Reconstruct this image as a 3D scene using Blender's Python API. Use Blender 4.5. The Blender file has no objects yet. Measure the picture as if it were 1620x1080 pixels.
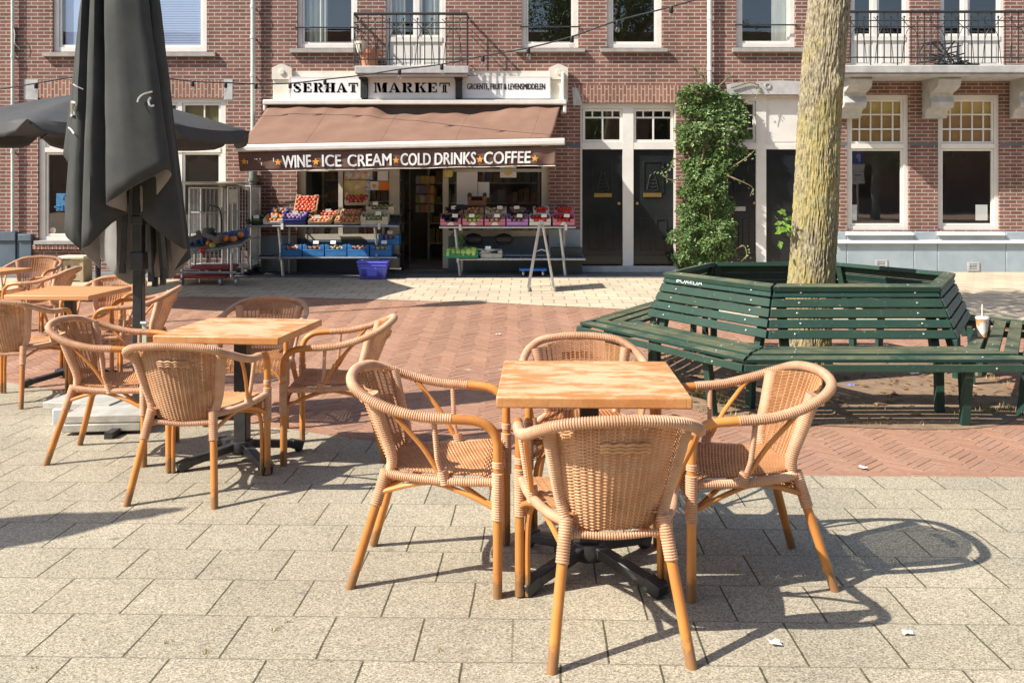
import bpy, bmesh, math, random
from mathutils import Vector, Matrix, Quaternion, noise
R = math.radians
random.seed(7)
S = bpy.context.scene
COL = S.collection

# ------------------------------------------------------------------ camera, sky, sun, exposure
CAMZ, FPX, HY = 1.386, 1450.0, 298.0
cam_d = bpy.data.cameras.new('camera'); cam = bpy.data.objects.new('camera', cam_d); COL.objects.link(cam)
cam.location = (0, 0, CAMZ); cam.rotation_euler = (R(90), 0, 0)
cam_d.sensor_width = 36.0; cam_d.lens = 36.0*FPX/1620.0
cam_d.shift_y = (HY-540.0)/1620.0
cam_d.clip_start = 0.05; cam_d.clip_end = 2000
S.camera = cam
SUN_L = Vector((0.97, 0.42, -1.0)).normalized()
W = bpy.data.worlds.new('World'); S.world = W; W.use_nodes = True
nt = W.node_tree; bg = nt.nodes['Background']
sky = nt.nodes.new('ShaderNodeTexSky'); sky.sky_type = 'NISHITA'; sky.sun_disc = False
sky.sun_elevation = math.asin(-SUN_L.z); sky.sun_rotation = math.atan2(-SUN_L.x, -SUN_L.y)
sky.air_density = 1.0; sky.dust_density = 1.5; sky.ozone_density = 1.0
nt.links.new(sky.outputs[0], bg.inputs[0]); bg.inputs[1].default_value = 0.115
sd = bpy.data.lights.new('sun', 'SUN'); sd.energy = 4.8; sd.angle = R(0.5); sd.color = (1.0, 0.935, 0.85)
so = bpy.data.objects.new('sun', sd); COL.objects.link(so); so.location = (-10, -5, 20)
so.rotation_euler = SUN_L.to_track_quat('-Z', 'Y').to_euler()
S.view_settings.view_transform = 'Standard'; S.view_settings.look = 'None'
S.view_settings.exposure = 0.68; S.view_settings.gamma = 1.0
S.cycles.max_bounces = 8; S.cycles.transparent_max_bounces = 12
S.cycles.use_denoising = True
S.cycles.caustics_reflective = False; S.cycles.caustics_refractive = False

# ------------------------------------------------------------------ layout helpers
D, K = 15.6, 92.95                       # facade plane and pixels per metre on it
def g(y):                                # height of the paved ground
    if y <= 0: return 0.0
    if y <= 8: return -0.025*y
    if y <= D: return -0.2+0.0218*(y-8)
    return -0.2+0.0218*(D-8)
def at(px, py, Y): return Vector(((px-810)*Y/FPX, Y, CAMZ-(py-HY)*Y/FPX))
def gp(px, py):
    Y = 2010/(py-334.25) if py > 585.5 else 2552.6/(py-266.4)
    return Vector(((px-810)*Y/FPX, Y, g(Y)))
def FX(px): return (px-810)/K
def FZ(py): return CAMZ+(HY-py)/K
def lerp(a, b, t): return a+(b-a)*t

# ------------------------------------------------------------------ mesh builder
class MB:
    def __init__(s): s.v, s.f, s.m = [], [], []
    def add(s, vs, fs, mi=0):
        o = len(s.v); s.v += [tuple(v) for v in vs]
        s.f += [tuple(i+o for i in f) for f in fs]; s.m += [mi]*len(fs)
        return s
    def quad(s, a, b, c, d, mi=0): return s.add([a, b, c, d], [(0, 1, 2, 3)], mi)
    def box(s, x0, x1, y0, y1, z0, z1, M=None, mi=0):
        vs = [(x0,y0,z0),(x1,y0,z0),(x1,y1,z0),(x0,y1,z0),(x0,y0,z1),(x1,y0,z1),(x1,y1,z1),(x0,y1,z1)]
        if M is not None: vs = [M @ Vector(v) for v in vs]
        return s.add(vs, [(0,3,2,1),(4,5,6,7),(0,1,5,4),(1,2,6,5),(2,3,7,6),(3,0,4,7)], mi)
    def bar(s, a, b, w, h, up=(0,0,1), mi=0):   # square bar between two points
        a, b = Vector(a), Vector(b); d = (b-a); L = d.length; d.normalize()
        u = Vector(up); x = d.cross(u)
        if x.length < 1e-4: x = d.cross(Vector((1,0,0)))
        x.normalize(); z = x.cross(d)
        M = Matrix((x, d, z)).transposed().to_4x4(); M.translation = a
        return s.box(-w/2, w/2, 0, L, -h/2, h/2, M, mi)
    def tube(s, pts, r, n=8, cap=True, flat=1.0, mi=0):
        pts = [Vector(p) for p in pts]; N = len(pts)
        rs = r if isinstance(r, (list, tuple)) else [r]*N
        T = [(pts[min(i+1, N-1)]-pts[max(i-1, 0)]).normalized() for i in range(N)]
        u = T[0].orthogonal().normalized()
        vs, fs = [], []
        for i in range(N):
            if i:
                q = T[i-1].rotation_difference(T[i]); u = (q @ u)
                u = (u-T[i]*u.dot(T[i])).normalized()
            w = T[i].cross(u)
            for k in range(n):
                a = 2*math.pi*k/n
                vs.append(pts[i]+(u*math.cos(a)+w*math.sin(a)*flat)*rs[i])
        for i in range(N-1):
            for k in range(n):
                k2 = (k+1) % n
                fs.append((i*n+k, i*n+k2, (i+1)*n+k2, (i+1)*n+k))
        if cap:
            fs.append(tuple(range(n-1, -1, -1))); fs.append(tuple((N-1)*n+k for k in range(n)))
        return s.add(vs, fs, mi)
    def lathe(s, prof, n=16, c=(0,0,0), M=None, mi=0):
        vs, fs = [], []; c = Vector(c)
        for r, z in prof:
            for k in range(n):
                a = 2*math.pi*k/n; p = Vector((r*math.cos(a), r*math.sin(a), z))
                vs.append((M @ p if M is not None else p)+c)
        for i in range(len(prof)-1):
            for k in range(n):
                k2 = (k+1) % n; fs.append((i*n+k, i*n+k2, (i+1)*n+k2, (i+1)*n+k))
        fs.append(tuple(range(n-1, -1, -1))); fs.append(tuple((len(prof)-1)*n+k for k in range(n)))
        return s.add(vs, fs, mi)
    def grid(s, P, mi=0, closed=False):           # P rows x cols of points
        nr, nc = len(P), len(P[0]); vs = [p for row in P for p in row]; fs = []
        for i in range(nr-1):
            for j in range(nc if closed else nc-1):
                j2 = (j+1) % nc
                fs.append((i*nc+j, i*nc+j2, (i+1)*nc+j2, (i+1)*nc+j))
        return s.add(vs, fs, mi)
    def prism(s, poly, y0, y1, mi=0):             # polygon in (x,z), extruded along y (y0 = front)
        n = len(poly)
        vs = [(x, y0, z) for x, z in poly]+[(x, y1, z) for x, z in poly]
        fs = [tuple(range(n)), tuple(range(2*n-1, n-1, -1))]
        fs += [(i, i+n, (i+1) % n+n, (i+1) % n) for i in range(n)]
        return s.add(vs, fs, mi)
    def mesh(s, name, mats, sharp=38):
        me = bpy.data.meshes.new(name); me.from_pydata(s.v, [], s.f)
        for m in (mats if isinstance(mats, (list, tuple)) else [mats]): me.materials.append(m)
        if any(s.m): me.polygons.foreach_set('material_index', s.m)
        if sharp:
            me.polygons.foreach_set('use_smooth', [True]*len(s.f))
            me.set_sharp_from_angle(angle=R(sharp))
        me.update()
        return me

ORG = {}
def link(name, data, parent=None, loc=None, rot=None):
    o = bpy.data.objects.new(name, data); COL.objects.link(o)
    if parent is not None: o.parent = parent
    if loc is not None: o.location = loc
    if rot is not None: o.rotation_euler = rot
    return o
def tag(o, label=None, cat=None, group=None, kind=None):
    if label: o['label'] = label
    if cat: o['category'] = cat
    if group: o['group'] = group
    if kind: o['kind'] = kind
    return o
def thing(name, label, cat, loc=(0,0,0), rz=0, group=None):
    o = link(name, None, None, loc, (0, 0, rz)); o.empty_display_size = 0.2
    return tag(o, label, cat, group)
def part(name, mb, mat, parent, sharp=38, label=None):      # mesh in the parent's own coordinates
    o = link(name, mb.mesh(name, mat, sharp), parent)
    if label: o['label'] = label
    return o
def wpart(name, mb, mat, parent, sharp=38, label=None):     # mesh in world coordinates under an unrotated thing
    o = link(name, mb.mesh(name, mat, sharp), parent)
    p, off = parent, Vector((0,0,0))
    while p is not None: off += p.location; p = p.parent
    o.location = -off
    if label: o['label'] = label
    return o
def wparts(name, mbs, mat, parent, sharp=38): return [wpart(name, mb, mat, parent, sharp) for mb in mbs]
def solo(name, mb, mat, label, cat, group=None, sharp=38, loc=None, rz=0):
    o = link(name, mb.mesh(name, mat, sharp), None, loc, (0,0,rz) if rz else None)
    return tag(o, label, cat, group)
def struct(name, mb, mat, sharp=0, kind='structure'):
    return tag(link(name, mb.mesh(name, mat, sharp)), kind=kind)
def copy_tree(o, parent=None):
    c = o.copy(); COL.objects.link(c)
    if parent is not None: c.parent = parent
    for ch in list(o.children): copy_tree(ch, c)
    return c
def bevel(o, w=0.004, seg=2):
    m = o.modifiers.new('bevel', 'BEVEL'); m.width = w; m.segments = seg; m.limit_method = 'ANGLE'; m.angle_limit = R(40)
    return o
def crom(pts, n=8, closed=False):
    pts = [Vector(p) for p in pts]; out = []; N = len(pts)
    for i in range(N-1 if not closed else N):
        p0 = pts[(i-1) % N] if (closed or i > 0) else pts[0]*2-pts[1]
        p1 = pts[i]; p2 = pts[(i+1) % N]
        p3 = pts[(i+2) % N] if (closed or i+2 < N) else pts[-1]*2-pts[-2]
        for k in range(n):
            t = k/n
            out.append(0.5*((2*p1)+(p2-p0)*t+(2*p0-5*p1+4*p2-p3)*t*t+(3*p1-p0-3*p2+p3)*t**3))
    if not closed: out.append(pts[-1])
    return out
def resample(pts, step):
    L = [0.0]
    for a, b in zip(pts, pts[1:]): L.append(L[-1]+(b-a).length)
    n = max(2, int(round(L[-1]/step))); out = []; j = 0
    for i in range(n+1):
        d = L[-1]*i/n
        while j < len(L)-2 and L[j+1] < d: j += 1
        t = (d-L[j])/max(1e-9, L[j+1]-L[j]); out.append(pts[j].lerp(pts[j+1], min(1, t)))
    return out

# ------------------------------------------------------------------ materials
def nodes(name):
    m = bpy.data.materials.new(name); m.use_nodes = True; t = m.node_tree
    return m, t, t.nodes['Principled BSDF']
def mixc(t, fac, a, b, mode='MIX'):
    n = t.nodes.new('ShaderNodeMix'); n.data_type = 'RGBA'; n.blend_type = mode
    for sock, v in ((n.inputs[0], fac), (n.inputs[6], a), (n.inputs[7], b)):
        if hasattr(v, 'links'): t.links.new(v, sock)
        elif isinstance(v, (tuple, list)): sock.default_value = (*v[:3], 1)
        else: sock.default_value = v
    return n.outputs[2]
def coords(t, which='Object', scale=(1,1,1), rot=(0,0,0), loc=(0,0,0)):
    c = t.nodes.new('ShaderNodeTexCoord'); mp = t.nodes.new('ShaderNodeMapping')
    mp.inputs['Scale'].default_value = scale; mp.inputs['Rotation'].default_value = rot; mp.inputs['Location'].default_value = loc
    t.links.new(c.outputs[which], mp.inputs[0]); return mp.outputs[0]
def noisen(t, vec, scale, detail=3, rough=0.6):
    n = t.nodes.new('ShaderNodeTexNoise'); n.inputs['Scale'].default_value = scale
    n.inputs['Detail'].default_value = detail; n.inputs['Roughness'].default_value = rough
    t.links.new(vec, n.inputs['Vector']); return n.outputs[0]
def ramp(t, fac, stops):
    n = t.nodes.new('ShaderNodeValToRGB'); e = n.color_ramp.elements
    while len(e) < len(stops): e.new(0.5)
    for k, (p, c) in enumerate(stops):
        e[k].position = p; e[k].color = (*c[:3], 1) if isinstance(c, (tuple, list)) else (c, c, c, 1)
    t.links.new(fac, n.inputs[0]); return n.outputs[0]
def bumpn(t, b, h, strength=0.3, dist=0.01):
    n = t.nodes.new('ShaderNodeBump'); n.inputs['Strength'].default_value = strength; n.inputs['Distance'].default_value = dist
    t.links.new(h, n.inputs['Height']); t.links.new(n.outputs[0], b.inputs['Normal'])
def pm(name, c1, c2=None, scale=8, rough=0.6, bump=0.0, bscale=60, metal=0.0, spec=0.5, stretch=(1,1,1), lo=0.35, hi=0.65, rnd=0.0):
    m, t, b = nodes(name)
    b.inputs['Roughness'].default_value = rough; b.inputs['Metallic'].default_value = metal
    b.inputs['Specular IOR Level'].default_value = spec
    v = coords(t, 'Object', stretch)
    if c2 is None: c2 = tuple(x*0.8 for x in c1)
    f = noisen(t, v, scale, 4)
    c = ramp(t, f, [(lo, c1), (hi, c2)])
    if rnd:
        oi = t.nodes.new('ShaderNodeObjectInfo')
        h = t.nodes.new('ShaderNodeHueSaturation')
        mr = t.nodes.new('ShaderNodeMapRange'); mr.inputs[3].default_value = 1-rnd; mr.inputs[4].default_value = 1+rnd
        t.links.new(oi.outputs['Random'], mr.inputs[0]); t.links.new(mr.outputs[0], h.inputs['Value']); t.links.new(c, h.inputs['Color']); c = h.outputs[0]
    t.links.new(c, b.inputs['Base Color'])
    if bump: bumpn(t, b, noisen(t, v, bscale, 3), bump, 0.01)
    return m

def brick_mat(name, c1, c2, mort, bw=0.215, rh=0.0625, ms=0.008, rot90=False, dirt=True):
    m, t, b = nodes(name)
    gm = t.nodes.new('ShaderNodeNewGeometry'); sx = t.nodes.new('ShaderNodeSeparateXYZ'); cb = t.nodes.new('ShaderNodeCombineXYZ')
    t.links.new(gm.outputs['Position'], sx.inputs[0])
    add = t.nodes.new('ShaderNodeMath'); add.operation = 'ADD'
    t.links.new(sx.outputs[0], add.inputs[0]); t.links.new(sx.outputs[1], add.inputs[1])
    t.links.new(add.outputs[0], cb.inputs[1 if rot90 else 0]); t.links.new(sx.outputs[2], cb.inputs[0 if rot90 else 1])
    br = t.nodes.new('ShaderNodeTexBrick'); t.links.new(cb.outputs[0], br.inputs[0])
    br.inputs['Scale'].default_value = 1; br.inputs['Brick Width'].default_value = bw; br.inputs['Row Height'].default_value = rh
    br.inputs['Mortar Size'].default_value = ms; br.inputs['Mortar Smooth'].default_value = 0.15; br.inputs['Bias'].default_value = -0.1
    br.inputs['Color1'].default_value = (*c1, 1); br.inputs['Color2'].default_value = (*c2, 1); br.inputs['Mortar'].default_value = (*mort, 1)
    p = gm.outputs['Position']
    n1 = noisen(t, p, 1.3, 4); n2 = noisen(t, p, 45, 3)
    c = mixc(t, 0.55, br.outputs[0], ramp(t, n1, [(0.3, (0.62,0.60,0.60)), (0.7, (1.15,1.1,1.08))]), 'MULTIPLY')
    c = mixc(t, 0.35, c, ramp(t, n2, [(0.3, (0.65,0.65,0.65)), (0.7, (1.2,1.2,1.2))]), 'MULTIPLY')
    ms_ = t.nodes.new('ShaderNodeMapping'); ms_.inputs['Scale'].default_value = (2.6, 2.6, .35); t.links.new(p, ms_.inputs[0])      # soot and rain streaks
    c = mixc(t, .6, c, ramp(t, noisen(t, ms_.outputs[0], 1.6, 5, .65), [(.32,(.66,.65,.66)),(.55,(1.0,1.0,1.0)),(.75,(1.14,1.12,1.10))]), 'MULTIPLY')
    t.links.new(c, b.inputs['Base Color']); b.inputs['Roughness'].default_value = 0.85; b.inputs['Specular IOR Level'].default_value = 0.25
    inv = t.nodes.new('ShaderNodeMath'); inv.operation = 'MULTIPLY_ADD'; inv.inputs[1].default_value = -1; inv.inputs[2].default_value = 1
    t.links.new(br.outputs['Fac'], inv.inputs[0])
    bumpn(t, b, inv.outputs[0], 0.6, 0.008)
    return m
def paver_mat(name, bw, rh, c1, c2, mort, rot, off, ms=0.006, speck=None, spscale=160, stain=None, fill=0.0):
    m, t, b = nodes(name)
    gm = t.nodes.new('ShaderNodeNewGeometry'); mp = t.nodes.new('ShaderNodeMapping')
    mp.inputs['Rotation'].default_value = (0, 0, rot); mp.inputs['Location'].default_value = off
    p = gm.outputs['Position']; t.links.new(p, mp.inputs[0])
    # joints wander a little
    nz = t.nodes.new('ShaderNodeTexNoise'); nz.inputs['Scale'].default_value = 3.0; t.links.new(p, nz.inputs['Vector'])
    vm = t.nodes.new('ShaderNodeVectorMath'); vm.operation = 'MULTIPLY_ADD'; vm.inputs[1].default_value = (0.012,)*3
    t.links.new(nz.outputs['Color'], vm.inputs[0]); t.links.new(mp.outputs[0], vm.inputs[2])
    br = t.nodes.new('ShaderNodeTexBrick'); t.links.new(vm.outputs[0], br.inputs[0])
    br.inputs['Scale'].default_value = 1; br.inputs['Brick Width'].default_value = bw; br.inputs['Row Height'].default_value = rh
    br.inputs['Mortar Size'].default_value = ms; br.inputs['Mortar Smooth'].default_value = 0.3
    br.inputs['Color1'].default_value = (*c1, 1); br.inputs['Color2'].default_value = (*c2, 1); br.inputs['Mortar'].default_value = (*mort, 1)
    c = br.outputs[0]
    b2 = t.nodes.new('ShaderNodeTexBrick'); t.links.new(vm.outputs[0], b2.inputs[0])      # joints of one direction are filled flush
    b2.inputs['Scale'].default_value = 1; b2.inputs['Brick Width'].default_value = 500; b2.inputs['Row Height'].default_value = rh
    b2.inputs['Mortar Size'].default_value = ms*1.3; b2.inputs['Mortar Smooth'].default_value = 0.3
    hm_ = t.nodes.new('ShaderNodeMath'); hm_.operation = 'MULTIPLY'; hm_.inputs[1].default_value = fill
    t.links.new(b2.outputs['Fac'], hm_.inputs[0]); c = mixc(t, hm_.outputs[0], c, tuple((x+y)/2*.9 for x, y in zip(c1, c2)))
    n1 = noisen(t, p, 0.9, 5)
    c = mixc(t, 0.7, c, ramp(t, n1, [(0.3, (0.74,0.73,0.72)), (0.7, (1.12,1.1,1.06))]), 'MULTIPLY')
    if stain:
        n3 = noisen(t, p, 2.6, 6, 0.7); c = mixc(t, ramp(t, n3, [(0.57, 0.0), (0.72, 0.55)]), c, stain)
    if speck:
        vo = t.nodes.new('ShaderNodeTexVoronoi'); vo.inputs['Scale'].default_value = spscale; t.links.new(p, vo.inputs['Vector'])
        hs = t.nodes.new('ShaderNodeSeparateColor'); t.links.new(vo.outputs['Color'], hs.inputs[0])
        sp = ramp(t, hs.outputs[0], [(0.0, speck[0]), (0.3, speck[1]), (0.65, speck[2]), (1.0, speck[3])])
        n5 = noisen(t, p, 210, 2)
        sp = mixc(t, 0.6, sp, ramp(t, n5, [(0.35, (0.72,0.70,0.67)), (0.65, (1.2,1.19,1.15))]), 'MULTIPLY')
        c = mixc(t, 0.85, c, sp, 'MULTIPLY')
        bumpn(t, b, vo.outputs['Distance'], 0.25, 0.004)
    else:
        n2 = noisen(t, p, 60, 3)
        c = mixc(t, 0.4, c, ramp(t, n2, [(0.3, (0.7,0.7,0.7)), (0.7, (1.2,1.2,1.2))]), 'MULTIPLY')
        bumpn(t, b, n2, 0.15, 0.004)
    vg = t.nodes.new('ShaderNodeTexVoronoi'); vg.inputs['Scale'].default_value = 2.6; t.links.new(vm.outputs[0], vg.inputs['Vector'])      # trodden gum and spots
    gs_ = t.nodes.new('ShaderNodeSeparateColor'); t.links.new(vg.outputs['Color'], gs_.inputs[0]); gm1 = t.nodes.new('ShaderNodeMath'); gm1.operation = 'MULTIPLY'
    t.links.new(ramp(t, vg.outputs['Distance'], [(.035,.75),(.06,0.0)]), gm1.inputs[0]); t.links.new(ramp(t, gs_.outputs[0], [(.5,0.0),(.55,1.0)]), gm1.inputs[1])
    c = mixc(t, gm1.outputs[0], c, tuple(x*.42 for x in c1))
    t.links.new(c, b.inputs['Base Color']); b.inputs['Roughness'].default_value = 0.9; b.inputs['Specular IOR Level'].default_value = 0.2
    return m
def glass_mat(name, refl=0.10, tint=(0.92,0.96,0.95)):
    m = bpy.data.materials.new(name); m.use_nodes = True; t = m.node_tree; t.nodes.clear()
    o = t.nodes.new('ShaderNodeOutputMaterial'); mx = t.nodes.new('ShaderNodeMixShader')
    tr = t.nodes.new('ShaderNodeBsdfTransparent'); gl = t.nodes.new('ShaderNodeBsdfGlossy'); gl.inputs['Roughness'].default_value = 0.01
    lw = t.nodes.new('ShaderNodeLayerWeight'); pw = t.nodes.new('ShaderNodeMath'); pw.operation = 'POWER'; pw.inputs[1].default_value = 5.0
    t.links.new(lw.outputs['Facing'], pw.inputs[0])
    ad = t.nodes.new('ShaderNodeMath'); ad.operation = 'MULTIPLY_ADD'; ad.inputs[1].default_value = 1-refl; ad.inputs[2].default_value = refl; ad.use_clamp = True
    t.links.new(pw.outputs[0], ad.inputs[0]); tr.inputs[0].default_value = (*tint, 1)
    gb = t.nodes.new('ShaderNodeNewGeometry'); bn_ = t.nodes.new('ShaderNodeBump'); bn_.inputs['Strength'].default_value = .012; bn_.inputs['Distance'].default_value = .05; t.links.new(noisen(t, gb.outputs['Position'], 2.2, 1), bn_.inputs['Height']); t.links.new(bn_.outputs[0], gl.inputs['Normal'])
    t.links.new(ad.outputs[0], mx.inputs[0]); t.links.new(tr.outputs[0], mx.inputs[1]); t.links.new(gl.outputs[0], mx.inputs[2])
    t.links.new(mx.outputs[0], o.inputs[0]); return m
def leaf_mat(name, c1, c2, c3):
    m, t, b = nodes(name)
    gm = t.nodes.new('ShaderNodeNewGeometry')
    c = ramp(t, gm.outputs['Random Per Island'], [(0.0, c1), (0.55, c2), (1.0, c3)])
    t.links.new(c, b.inputs['Base Color']); b.inputs['Roughness'].default_value = 0.42
    b.inputs['Transmission Weight'].default_value = 0.0
    tl = t.nodes.new('ShaderNodeBsdfTranslucent'); mx = t.nodes.new('ShaderNodeMixShader'); mx.inputs[0].default_value = 0.25
    t.links.new(c, tl.inputs[0]); o = t.nodes['Material Output']
    t.links.new(b.outputs[0], mx.inputs[1]); t.links.new(tl.outputs[0], mx.inputs[2]); t.links.new(mx.outputs[0], o.inputs[0])
    return m

M = {}
M['brick'] = brick_mat('facade brick', (0.275,0.13,0.097), (0.175,0.085,0.066), (0.45,0.40,0.345), ms=0.0085)
M['lintel'] = brick_mat('soldier course brick', (0.36,0.165,0.11), (0.26,0.115,0.08), (0.48,0.42,0.355), ms=0.009, bw=0.205, rh=0.062, rot90=True)
M['white'] = pm('white window paint', (0.80,0.78,0.72), (0.72,0.70,0.64), 3, 0.35, 0.05, 30)
M['cream'] = pm('cream painted stone', (0.74,0.70,0.60), (0.62,0.58,0.48), 4, 0.6, 0.1, 40)
M['stone'] = pm('grey lintel stone', (0.50,0.50,0.48), (0.38,0.38,0.37), 6, 0.75, 0.15, 60)
M['plinth'] = pm('blue grey painted plinth', (0.36,0.43,0.47), (0.30,0.36,0.40), 3, 0.6, 0.08, 40)
M['plinth_dark'] = pm('dark slate plinth', (0.12,0.16,0.19), (0.09,0.12,0.15), 3, 0.5, 0.08, 40)
M['sill'] = pm('window sill stone', (0.40,0.385,0.35), (0.30,0.29,0.265), 6, 0.7, 0.1, 50)
M['black_paint'] = pm('black gloss door paint', (0.012,0.016,0.017), (0.02,0.024,0.026), 3, 0.16)
M['iron'] = pm('black painted iron', (0.02,0.024,0.025), (0.035,0.037,0.036), 20, 0.45, 0.05, 80)
M['brass'] = pm('brass', (0.55,0.40,0.14), (0.45,0.32,0.1), 20, 0.3, metal=0.9)
M['steel'] = pm('galvanised steel', (0.55,0.57,0.58), (0.42,0.44,0.45), 20, 0.38, 0.03, 80, metal=0.85)
M['alu'] = pm('painted aluminium cream', (0.78,0.76,0.70), (0.68,0.66,0.60), 4, 0.4)
M['zinc'] = pm('pale zinc pipe', (0.62,0.66,0.60), (0.52,0.56,0.51), 6, 0.5)
M['pipe_dark'] = pm('grey green cast iron pipe', (0.20,0.23,0.20), (0.15,0.17,0.15), 8, 0.5)
M['glass'] = glass_mat('window glass', 0.18, (0.97,0.985,0.98))
M['glass_shop'] = glass_mat('shop glass', 0.08, (0.96,0.98,0.97))
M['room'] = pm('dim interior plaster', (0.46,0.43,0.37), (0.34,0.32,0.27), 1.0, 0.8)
M['blind_blue'] = pm('blue blind', (0.50,0.62,0.88), (0.45,0.57,0.84), 2, 0.5)
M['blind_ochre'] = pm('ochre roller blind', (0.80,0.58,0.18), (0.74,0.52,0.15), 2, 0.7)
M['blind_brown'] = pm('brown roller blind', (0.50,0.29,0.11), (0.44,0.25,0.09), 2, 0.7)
M['curtain'] = pm('pale net curtain', (0.62,0.64,0.56), (0.48,0.52,0.45), 5, 0.9, 0.3, 12, stretch=(6,1,0.4))
M['cane'] = pm('orange cane', (0.64,0.275,0.07), (0.47,0.175,0.04), 6, 0.34, 0.06, 60, stretch=(1,1,0.45), lo=.3, hi=.72, rnd=0.14)
def scuff(m):
    t = m.node_tree; b = t.nodes['Principled BSDF']; src = b.inputs['Base Color'].links[0].from_socket
    v = coords(t); s_ = t.nodes.new('ShaderNodeSeparateXYZ'); t.links.new(v, s_.inputs[0]); n = noisen(t, v, 40, 4)
    mm = t.nodes.new('ShaderNodeMath'); mm.operation = 'MULTIPLY_ADD'; mm.inputs[1].default_value = -.12; t.links.new(n, mm.inputs[0]); t.links.new(s_.outputs[2], mm.inputs[2])
    c = mixc(t, ramp(t, mm.outputs[0], [(0.0,.75),(.03,0.0)]), src, (0.20,0.12,0.06)); c = mixc(t, ramp(t, noisen(t, v, 17, 5, .8), [(.64,0.0),(.72,.55)]), c, (0.62,0.42,0.22)); t.links.new(c, b.inputs['Base Color'])
scuff(M['cane'])
M['wrap'] = pm('pale rattan wrap', (0.64,0.39,0.24), (0.51,0.285,0.16), 11, 0.5, 0.08, 160, rnd=0.12)
M['weave'] = pm('rattan weave', (0.62,0.35,0.175), (0.48,0.245,0.11), 9, 0.5, 0.1, 200, rnd=0.12)
M['black_metal'] = pm('black cast iron base', (0.018,0.02,0.022), (0.04,0.042,0.042), 14, 0.42, 0.05, 60)
M['canvas'] = pm('charcoal canvas', (0.047,0.050,0.047), (0.062,0.065,0.060), 5, 0.8, 0.12, 220, spec=0.25)
M['canvas_in'] = pm('grey canvas underside', (0.30,0.29,0.28), (0.25,0.24,0.23), 5, 0.85, 0.1, 220)
M['print'] = pm('pale print on canvas', (0.75,0.74,0.68), (0.68,0.66,0.6), 20, 0.7)
M['bench'] = None
M['concrete'] = pm('weathered concrete slab', (0.50,0.48,0.42), (0.36,0.345,0.30), 9, 0.85, 0.2, 70)
M['sign_white'] = pm('white sign board', (0.84,0.84,0.82), (0.78,0.78,0.76), 2, 0.4)
M['ink'] = pm('black lettering', (0.010,0.010,0.010), (0.014,0.013,0.012), 8, 0.5)
M['letter_white'] = pm('white lettering', (0.86,0.85,0.83), (0.80,0.79,0.76), 10, 0.5)
M['star'] = pm('orange star', (0.85,0.42,0.06), (0.76,0.34,0.05), 10, 0.5)
M['fabric'] = pm('brown awning fabric', (0.245,0.138,0.092), (0.205,0.113,0.075), 2.5, 0.8, 0.1, 30)
M['fabric_dark'] = pm('dark brown valance fabric', (0.165,0.092,0.068), (0.135,0.075,0.056), 3, 0.8, 0.15, 25)
# ------------------------------------------------------------------ ground
def poly_y(pts):
    def f(x):
        if x <= pts[0][0]: return pts[0][1]
        for (a, b), (c, d) in zip(pts, pts[1:]):
            if x <= c:
                t = (x-a)/(c-a); t = t*t*(3-2*t)*0.3+t*0.7; return b+(d-b)*t
        return pts[-1][1]
    return f
Y_TER = poly_y([(-40,11.6),(-9,11.2),(-6.6,9.3),(-3.8,7.25),(-2.2,6.2),(-0.6,5.42),(0.6,5.0),(1.6,4.79),(2.7,4.77),(40,4.75)])
Y_PAV = poly_y([(-40,12.75),(-9,12.7),(-3,12.5),(-0.5,12.05),(1.1,11.55),(3,10.8),(5,10.2),(8,9.8),(40,9.8)])
def frange(a, b, n): return [a+(b-a)*i/n for i in range(n+1)]
M['terrace'] = paver_mat('exposed aggregate terrace tiles', 0.302, 0.302, (0.43,0.395,0.32), (0.375,0.345,0.28), (0.10,0.092,0.062), R(1.6), (0.075,-0.095,0), 0.0042, fill=0.55,
    speck=((0.38,0.365,0.34),(0.78,0.76,0.70),(1.06,1.04,0.97),(1.50,1.47,1.38)), spscale=215, stain=(0.40,0.35,0.27))
M['pavement'] = paver_mat('sandy pavement tiles', 0.30, 0.30, (0.60,0.51,0.37), (0.52,0.44,0.32), (0.30,0.26,0.19), R(1.0), (0.1,0.02,0), 0.010, stain=(0.45,0.39,0.30))
M['sand'] = pm('joint sand', (0.50,0.36,0.265), (0.38,0.25,0.175), 14, 0.95, 0.2, 90)
M['soil'] = pm('dry soil', (0.30,0.20,0.125), (0.19,0.125,0.078), 11, 0.95, 0.5, 40)
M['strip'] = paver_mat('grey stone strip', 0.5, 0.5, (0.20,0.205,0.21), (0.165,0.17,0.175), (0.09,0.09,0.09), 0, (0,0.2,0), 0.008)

gr = MB(); xs = [-300,-60,-20,-12,12,20,60,300]; ys = [-300,-30,0,4,8,10,12,14,D,40,300]
gr.grid([[(x, y, g(y)-0.0044) for x in xs] for y in ys])
struct('ground', gr, M['sand'])
XS = [-40,-20,-12]+frange(-11, 11, 110)+[12,20,40]
te = MB(); te.grid([[(x, lerp(-6, Y_TER(x), k/24), g(lerp(-6, Y_TER(x), k/24))+0.004) for x in XS] for k in range(25)])
struct('terrace_paving', te, M['terrace'])
pv = MB(); pv.grid([[(x, lerp(Y_PAV(x), D+0.3, k/12), g(lerp(Y_PAV(x), D+0.3, k/12))+0.004) for x in XS] for k in range(13)])
struct('pavement', pv, M['pavement'])
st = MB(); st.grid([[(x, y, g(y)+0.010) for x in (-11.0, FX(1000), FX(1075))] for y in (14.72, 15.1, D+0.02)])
struct('stone_strip', st, M['strip'])
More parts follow.
